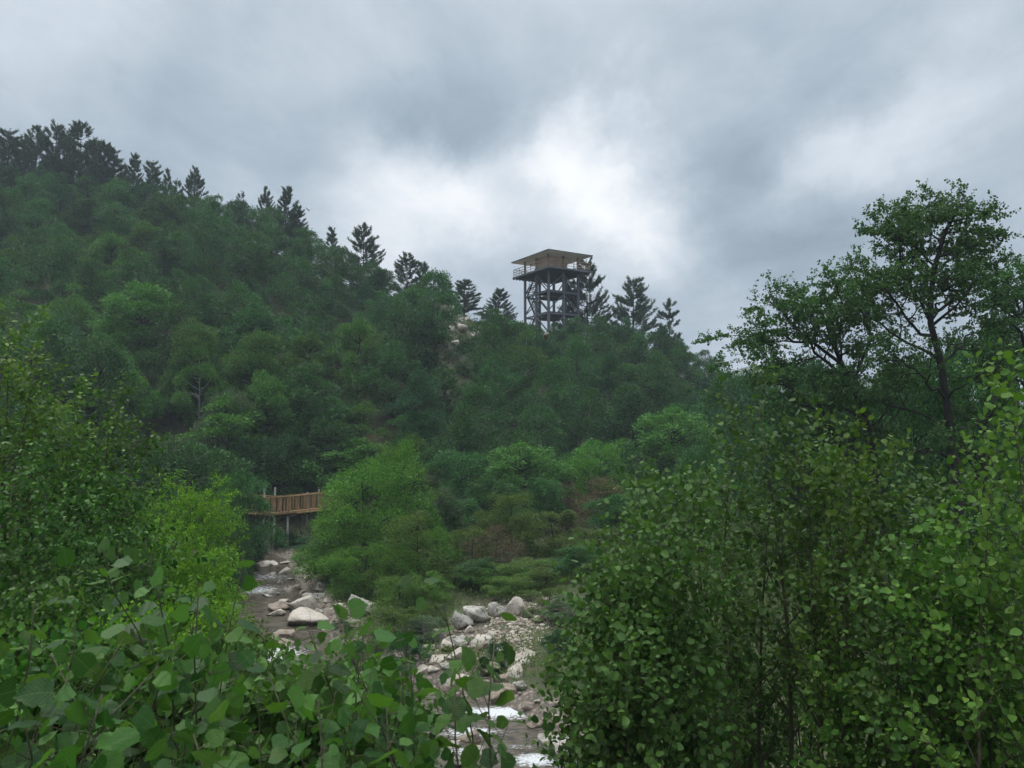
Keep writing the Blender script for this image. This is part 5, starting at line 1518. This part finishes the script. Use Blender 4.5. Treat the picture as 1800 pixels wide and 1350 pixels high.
cnt2 = alder('alder_tree', None, [(1545, 1000, 27), (1546, 850, 27), (1530, 760, 27), (1500, 680, 27.2), (1470, 620, 27.4), (1450, 560, 27.5), (1430, 530, 27.6)],
      [[(1500, 680, 27), (1440, 620, 26.6), (1380, 560, 26.3), (1350, 530, 26)],
       [(1470, 620, 27.2), (1430, 560, 27.6), (1400, 525, 28)],
       [(1480, 640, 27.2), (1410, 600, 26.8), (1340, 585, 26.5), (1290, 590, 26.3)],
       [(1500, 680, 27), (1430, 660, 27.4), (1370, 640, 27.8), (1330, 620, 28)],
       [(1520, 740, 27), (1450, 710, 26.4), (1380, 680, 26), (1310, 660, 25.6)],
       [(1500, 670, 27), (1530, 590, 27.3), (1520, 520, 27.6), (1500, 490, 27.8)],
       [(1530, 750, 27), (1580, 700, 26.5), (1600, 660, 26)],
       [(1470, 610, 27), (1480, 550, 26.5), (1470, 500, 26.2)],
       [(1535, 770, 27), (1470, 760, 27.8), (1420, 750, 28.5)]],
      'leaning alder whose long branches reach left over the valley', ALD)
cnt3 = alder('alder_tree', None, [(1840, 1000, 27), (1835, 800, 27), (1825, 650, 27), (1805, 560, 27), (1795, 500, 27)],
      [[(1825, 640, 27), (1780, 570, 27), (1740, 520, 27)], [(1815, 600, 27), (1790, 530, 26.6), (1765, 495, 26.4)], [(1830, 700, 27), (1770, 660, 26.4), (1720, 640, 26)],
       [(1805, 560, 27), (1800, 510, 27.4), (1790, 480, 27.6)]],
      'alder cut off by the right edge beside the tallest one', ALD)
print('ALDER LEAVES', cnt, cnt2, cnt3)
# leaning dark trunks low among the alders
for (pl, lab) in (([(1500, 880, 25.5), (1482, 800, 25.5), (1455, 745, 25.6), (1435, 700, 25.8)], 'slanting dark trunk left of the two alder trunks'),
                  ([(1725, 880, 25.5), (1730, 760, 25.6), (1752, 690, 25.8)], 'thin dark trunk right of the tallest alder')):
    alder('young_alder', None, pl, [[pl[2], (pl[2][0] - 30, pl[2][1] - 30, 25), (pl[2][0] - 60, pl[2][1] - 35, 24.6)]], lab, [dict(ALD[0], kids=5, len=1.2)] + ALD[1:])

# ------------------------------------------------------------------ near saplings on the right (round-leaved)
SAP = [dict(kids=19, len=.85, ang=38, start=.22, taper=.62, wander=.07, up=.09, leaf=.046, gap=.05, lstart=.75),
       dict(kids=5, len=.32, ang=38, start=.15, taper=.3, wander=.12, up=.08, leaf=.05, gap=.032, lstart=.15, fwd=.75, droop=.05, pet=.012, upn=.35),
       dict(leaf=.05, gap=.03, lstart=.1, fwd=.75, droop=.1, pet=.012, upn=.35)]


def sapling(tops, d, base_px, label, mat='alder', spread=.25, seed=1, spec=SAP, nm='alder_sapling', tpl=None, lenk=1.0, smooth=True, bark='twig', cat='sapling', grp='round-leaved saplings on the near bank', r0=.017):
    rng = np.random.default_rng(seed)
    bx = P(base_px, 900, d); b = np.array([bx[0], bx[1], float(H(bx[0], bx[1])) - .05])
    stems = []
    for (px, py, dd) in tops:
        tp = P(px, py, d + dd)
        bb = b + np.array([rng.normal() * .08, rng.normal() * .08, 0])
        bb = bb + (np.array([tp[0], tp[1], 0]) - np.array([b[0], b[1], 0])) * .25
        bb[2] = b[2]
        stems.append((stem_line(rng, bb, tp, 9, .012, .03), r0, .003))
    sp = [dict(spec[0], len=spec[0]['len'] * lenk)] + spec[1:]
    return plant(nm, rng, b, stems, sp, tpl or tpl_oval(.84, fold=.2, curl=.18), mat, bark, label, cat, grp, smooth=smooth)


sapling([(1335, 722, 0), (1290, 780, .3), (1400, 790, -.2), (1355, 860, .2)], 6.2, 1360, 'tallest near sapling with a straight stem in the middle of the right thicket', seed=11, lenk=1.1, r0=.03, spec=[dict(SAP[0], start=.42)] + SAP[1:])
sapling([(1165, 900, 0), (1130, 945, .3), (1220, 880, .2), (1185, 980, -.3)], 5.6, 1180, 'near sapling left of the tallest one, overlapping the brown shrub', seed=12)
sapling([(1070, 1050, 0), (1105, 990, .2), (1080, 1130, -.2), (1090, 1190, -.4)], 5.2, 1150, 'lower near sapling leaning over the gravel bank', seed=13, lenk=.9)
sapling([(1480, 800, 0), (1440, 850, .3), (1540, 820, .2)], 6.0, 1450, 'near sapling just right of the tallest one with brighter leaf tips', mat='alder_bright', seed=14, r0=.026, spec=[dict(SAP[0], start=.42)] + SAP[1:])
sapling([(1600, 840, 0), (1560, 900, .3), (1640, 900, -.3)], 5.8, 1590, 'near sapling in front of the alder trunks', seed=15)
sapling([(1670, 965, 0), (1710, 1010, .3), (1640, 1040, 0)], 5.0, 1680, 'bright short sapling before the dark gap at right', mat='alder_bright', seed=16, lenk=.8)
sapling([(1785, 690, 0), (1750, 790, .3), (1830, 740, .2)], 4.6, 1790, 'tall sapling at the right edge with light leaf tips', mat='alder_bright', seed=17)
sapling([(1270, 930, 0), (1320, 990, .3), (1230, 1010, 0)], 7.2, 1290, 'middle sapling with dark leaves under the tallest one', seed=18, lenk=.85)
sapling([(1420, 960, 0), (1470, 1010, 0), (1390, 1040, 0)], 7.4, 1430, 'sapling with the second straight stem', seed=19, lenk=.85)
sapling([(1560, 1010, 0), (1600, 1060, 0)], 5.2, 1570, 'low sapling in the lower right thicket, centre', seed=20, lenk=.9)
sapling([(1140, 1080, 0), (1110, 1150, 0), (1190, 1120, .2)], 5.4, 1160, 'dark low sapling near the stream side of the thicket', seed=21, lenk=.85)
sapling([(1750, 1060, 0), (1790, 1000, .2)], 5.0, 1770, 'low sapling at the lower right edge', seed=22, lenk=.9)
sapling([(1050, 1085, 0), (1025, 1140, .1), (1000, 1215, -.1)], 5.4, 1085, 'small sapling spreading toward the gravel bank, lowest on the stream side', seed=31, lenk=.55)
sapling([(1110, 885, 0), (1145, 850, .3)], 7.0, 1150, 'thin sapling shoot standing out at the upper left of the right thicket', seed=32, lenk=.6)
sapling([(1245, 835, 0), (1440, 790, .3)], 8.0, 1330, 'slim sapling with loose tips beside the tallest near one', seed=33, lenk=.8)
sapling([(1450, 1210, 0), (1500, 1220, 0), (1540, 1240, 0)], 5.6, 1490, 'bright yellow-green low sapling at the bottom of the right thicket', mat='alder_bright', seed=23, lenk=.6)
sapling([(1060, 1270, 0), (1100, 1250, 0)], 5.0, 1100, 'small sapling bending to the lower rapid', seed=24, lenk=.8)
sapling([(1200, 1200, 0), (1260, 1180, 0), (1330, 1210, 0)], 6.6, 1270, 'dark sapling low at the bottom between stems', seed=25, lenk=.75)
sapling([(1650, 1180, 0), (1720, 1190, 0)], 5.6, 1690, 'dark low sapling in the bottom right corner', seed=26, lenk=.8)
# rear filler of the right thicket
sapling([(1250, 900, 0), (1330, 910, .4), (1400, 930, 0)], 8.0, 1330, 'shaded sapling behind the tallest near sapling', seed=27, lenk=1.2)
sapling([(1530, 900, 0), (1600, 930, .4), (1660, 900, 0)], 8.0, 1590, 'shaded sapling behind the trunks side of the thicket', seed=28, lenk=1.2)
sapling([(1720, 860, 0), (1780, 880, .4)], 7.5, 1750, 'shaded sapling behind the one at the right edge', seed=29, lenk=1.2)
sapling([(1110, 1000, 0), (1160, 990, .4), (1060, 1100, .2)], 7.5, 1130, 'shaded sapling behind the stream side of the thicket', seed=30, lenk=1.0)

# ------------------------------------------------------------------ left thicket
LTH = [dict(kids=20, len=.9, ang=50, start=.1, taper=.5, wander=.1, up=.05, leaf=.06, gap=.06, lstart=.6),
       dict(kids=6, len=.4, ang=42, start=.15, taper=.3, wander=.15, up=.02, leaf=.068, gap=.038, lstart=.1, fwd=.7, droop=.35),
       dict(leaf=.07, gap=.034, lstart=.05, fwd=.7, droop=.35)]
oval = tpl_oval(.55, fold=.14, curl=.2)
sapling([(15, 555, 0), (-30, 600, .4), (60, 650, 0)], 9.5, 10, 'tall thicket tree with bright top shoots at the left edge', mat='alder_bright', seed=41, spec=LTH, nm='hornbeam_sapling', tpl=oval, grp='leafy saplings of the left thicket', r0=.03, lenk=1.5)
sapling([(105, 690, 0), (70, 720, .4), (150, 740, 0)], 9.5, 100, 'thicket sapling with pale upright shoots', mat='alder_bright', seed=42, spec=LTH, nm='hornbeam_sapling', tpl=oval, grp='leafy saplings of the left thicket', r0=.025, lenk=1.3)
sapling([(200, 690, 0), (190, 760, .3), (235, 800, 0)], 10, 190, 'thicket sapling with a long shoot pointing right', mat='vine', seed=43, spec=LTH, nm='hornbeam_sapling', tpl=oval, grp='leafy saplings of the left thicket', r0=.025, lenk=1.2)
sapling([(40, 800, 0), (110, 830, .4), (-20, 780, 0)], 8.5, 50, 'dark sapling in the shade of the left thicket', mat='vine', seed=44, spec=LTH, nm='hornbeam_sapling', tpl=oval, grp='leafy saplings of the left thicket', r0=.02, lenk=1.2)
sapling([(180, 850, 0), (220, 900, .4), (140, 900, 0)], 9, 180, 'sapling filling the thicket left of the fine-leaved bush', mat='vine', seed=45, spec=LTH, nm='hornbeam_sapling', tpl=oval, grp='leafy saplings of the left thicket', r0=.02, lenk=1.1)
CRE = [dict(kids=20, len=.8, ang=60, start=.05, taper=.3, wander=.15, up=-.08, leaf=.052, gap=.06, lstart=.3),
       dict(kids=5, len=.4, ang=45, start=.15, taper=.3, wander=.15, up=-.12, leaf=.052, gap=.034, lstart=.1, fwd=.6, droop=.6),
       dict(leaf=.052, gap=.03, lstart=.05, fwd=.6, droop=.7)]
for i, (tops, d, bp, lab) in enumerate((
        ([(20, 850, 0), (80, 870, 0), (130, 890, 0)], 7.5, 70, 'dark creeper mound with hanging shoots at the left edge'),
        ([(150, 960, 0), (60, 960, .3), (210, 950, .3)], 7.0, 120, 'creeper mound below the hanging one'),
        ([(30, 1010, 0), (-30, 980, 0)], 6.5, 10, 'creeper covering the grey boulder at the left edge'),
        ([(250, 1010, 0), (200, 1040, 0)], 8.5, 230, 'creeper sprawling beneath the fine-leaved bush'))):
    sapling(tops, d, bp, lab, mat='creeper', seed=60 + i, spec=CRE, nm='creeper', tpl=tpl_oval(.6, fold=.12, curl=.25), cat='creeper', grp='creepers in the left thicket', r0=.012)
FIN = [dict(kids=44, len=.8, ang=45, start=.04, taper=.45, wander=.1, up=.03, leaf=.055, gap=.05, lstart=.5),
       dict(kids=8, len=.36, ang=42, start=.1, taper=.3, wander=.15, up=-.02, leaf=.062, gap=.03, lstart=.1, fwd=.8, droop=.4),
       dict(leaf=.065, gap=.022, lstart=.05, fwd=.8, droop=.45)]
lance = tpl_oval(.32, fold=.06, curl=.25)
sapling([(360, 872, 0), (330, 890, .3), (290, 880, -.2), (385, 910, .2), (250, 920, 0)], 13.0, 320, 'vivid green fine-leaved bush by the left waterside', mat='fine', seed=71, spec=FIN, nm='fine_leaved_shrub', tpl=lance, cat='shrub', grp=None, r0=.02, lenk=1.15)
sapling([(300, 960, 0), (350, 980, .2), (385, 1010, 0), (250, 970, 0)], 12.0, 320, 'front part of the fine-leaved growth spilling to the water', mat='fine', seed=72, spec=FIN, nm='fine_leaved_shrub', tpl=lance, cat='shrub', grp=None, r0=.018, lenk=1.0)
sapling([(300, 1070, 0), (370, 1080, .2), (250, 1060, 0), (400, 1120, 0)], 10.5, 320, 'lowest fine-leaved bush above the broad leaves', mat='fine', seed=73, spec=FIN, nm='fine_leaved_shrub', tpl=lance, cat='shrub', grp=None, r0=.015, lenk=.9)
sapling([(420, 1130, 0), (450, 1150, .2), (390, 1160, 0)], 10, 420, 'feathery pale bush before the pool', mat='olive', seed=74, spec=FIN, nm='fine_leaved_shrub', tpl=lance, cat='shrub', grp=None, r0=.012, lenk=.7)
# low shrubs behind the broad leaves on the near bank
for i, (tops, d, bp, mt, lab) in enumerate((
        ([(60, 1120, 0), (120, 1100, 0), (0, 1110, 0)], 5.5, 60, 'vine', 'leafy low bush behind the yellowing broad leaves'),
        ([(220, 1130, 0), (280, 1150, 0), (330, 1160, 0)], 6.0, 260, 'fine', 'light green low bush behind the middle broad leaves'),
        ([(430, 1200, 0), (380, 1180, 0), (480, 1230, 0)], 5.5, 430, 'alder', 'low bush between the broad leaves and the pool'),
        ([(560, 1240, 0), (620, 1230, 0)], 5.0, 590, 'vine', 'low bush under the rightmost broad leaves'),
        ([(660, 1280, 0), (700, 1290, 0), (620, 1270, 0)], 4.5, 660, 'alder', 'low bush left of the lower rapid'),
        ([(120, 1240, 0), (200, 1230, 0), (40, 1220, 0)], 4.0, 120, 'vine', 'dark low bush in the bottom left corner'),
        ([(320, 1260, 0), (380, 1280, 0), (260, 1250, 0)], 3.8, 320, 'vine', 'dark low bush at the bottom beneath the broad leaves'),
        ([(520, 1290, 0), (600, 1300, 0), (450, 1290, 0)], 3.6, 520, 'alder', 'low bush at the bottom middle'))):
    sapling(tops, d, bp, lab, mat=mt, seed=80 + i, nm='low_bush', cat='shrub', grp='low bushes on the near bank', lenk=.75, r0=.01)

# ------------------------------------------------------------------ broad-leaved shoots right in front
BIG = [dict(kids=8, len=.26, ang=50, start=.22, taper=.35, wander=.1, up=.06, leaf=.064, gap=.055, lstart=.4, fwd=.35, droop=.3, pet=.028, upn=.5),
       dict(leaf=.056, gap=.042, lstart=.12, fwd=.35, droop=.3, pet=.022, upn=.5)]
bigs = [
    (60, 1060, 2.4, 'broad-leaved shoot with a pale leaf at the left edge'),
    (180, 965, 2.7, 'tall broad-leaved shoot left of the fine-leaved bush'),
    (255, 950, 2.5, 'tallest broad-leaved shoot reaching over the fine-leaved bush'),
    (330, 1060, 2.6, 'broad-leaved shoot with drooping leaves before the fine-leaved bush'),
    (425, 1000, 3.0, 'slender upright shoot rising beside the pool'),
    (540, 1100, 2.5, 'broad-leaved shoot before the brown boulder'),
    (585, 1065, 2.6, 'broad-leaved shoot whose pale leaf covers the flat boulder'),
    (640, 1130, 2.3, 'broad-leaved shoot with dense dark leaves below the white standing boulder'),
    (775, 1045, 2.5, 'broad-leaved shoot tipped with a leaf near the upright boulder'),
    (870, 1125, 2.3, 'rightmost broad-leaved shoot with a large leaf over the cream boulder'),
    (720, 1140, 2.4, 'broad-leaved shoot before the rock pile'),
    (800, 1200, 2.1, 'low broad-leaved shoot left of the white rapid'),
    (470, 1180, 2.1, 'low broad-leaved shoot below the pool'),
    (280, 1170, 2.1, 'low broad-leaved shoot with many pale backs'),
    (90, 1150, 2.0, 'low broad-leaved shoot with a yellowing leaf'),
    (380, 1160, 2.3, 'broad-leaved shoot on a dark slanting stem'),
    (180, 1220, 1.8, 'near broad-leaved shoot at the bottom left'),
    (40, 1260, 1.7, 'nearest broad-leaved shoot in the bottom left corner'),
    (560, 1230, 1.9, 'near broad-leaved shoot at the bottom between pool and rapid'),
    (680, 1240, 1.9, 'near broad-leaved shoot just left of the bottom boulders'),
    (340, 1290, 1.7, 'near broad-leaved shoot at the bottom edge'),
    (455, 1300, 1.8, 'near broad-leaved shoot at the bottom edge beside the dark stem'),
    (130, 1060, 3.0, 'broad-leaved shoot behind the left edge ones'),
    (250, 1090, 2.9, 'broad-leaved shoot behind the drooping leaves'),
    (640, 1190, 2.8, 'broad-leaved shoot half hidden behind the dense dark leaves'),
]
bt = tpl_big(3)
for i, (px, py, d, lab) in enumerate(bigs):
    rng = np.random.default_rng(900 + i)
    tp = P(px, py, d)
    bx = tp[0] + rng.uniform(-.38, .38); by = d + rng.uniform(-.25, .35)
    b = np.array([bx, by, float(H(bx, by)) - .03])
    st = [(stem_line(rng, b, tp, 8, .03, .1), .0055, .002)]
    if i % 2 == 0:
        t2 = tp + np.array([rng.uniform(-.25, .25), rng.uniform(-.2, .3), -rng.uniform(.12, .3)])
        st.append((stem_line(rng, b + np.array([.03, .02, 0]), t2, 7, .02, .05), .006, .0025))
    plant('broad_leaved_shoot', rng, b, st, BIG, bt, 'big', 'twig', lab, 'shoot', 'broad-leaved shoots in front of the viewer', smooth=True)

# ------------------------------------------------------------------ bird against the sky
def bird():
    p = P(543, 370, 70)
    e = empty('bird', tuple(p), .6); tag(e, 'tiny dark bird flying against the clouds right of the ridge bend', 'bird')
    m = MB(); m.tube([(0, -.2, 0), (0, -.1, .01), (0, .02, .01), (0, .12, .02), (0, .19, .03), (0, .23, .02)], [.012, .035, .045, .035, .025, .006], 8)
    m.build('body', M['bird'], e, True)
    for s in (-1, 1):
        w = MB()
        V = [(s * .02, .08, .02), (s * .02, -.06, .02), (s * .16, .10, .12), (s * .16, -.05, .12), (s * .32, .02, .22), (s * .30, -.05, .21)]
        V2 = [(a, b, c + .008) for a, b, c in V]
        w.add(V + V2, [(0, 1, 3, 2), (2, 3, 5, 4), (6, 8, 9, 7), (8, 10, 11, 9), (0, 2, 8, 6), (2, 4, 10, 8), (1, 7, 9, 3), (3, 9, 11, 5), (4, 5, 11, 10)])
        w.build('wing', M['bird'], e)


bird()

# ------------------------------------------------------------------ air
hm, nt, out = new_mat('air')
pv = nd(nt, 'ShaderNodeVolumePrincipled')
pv.inputs['Color'].default_value = (.78, .88, 1.0, 1)
pv.inputs['Density'].default_value = 0.00065
pv.inputs['Anisotropy'].default_value = 0.0
nt.links.new(pv.outputs[0], out.inputs['Volume'])
m = MB(); m.box((0, 0, 38), (5600, 5600, 86)); hz = m.build('haze', hm); tag(hz, kind='stuff')
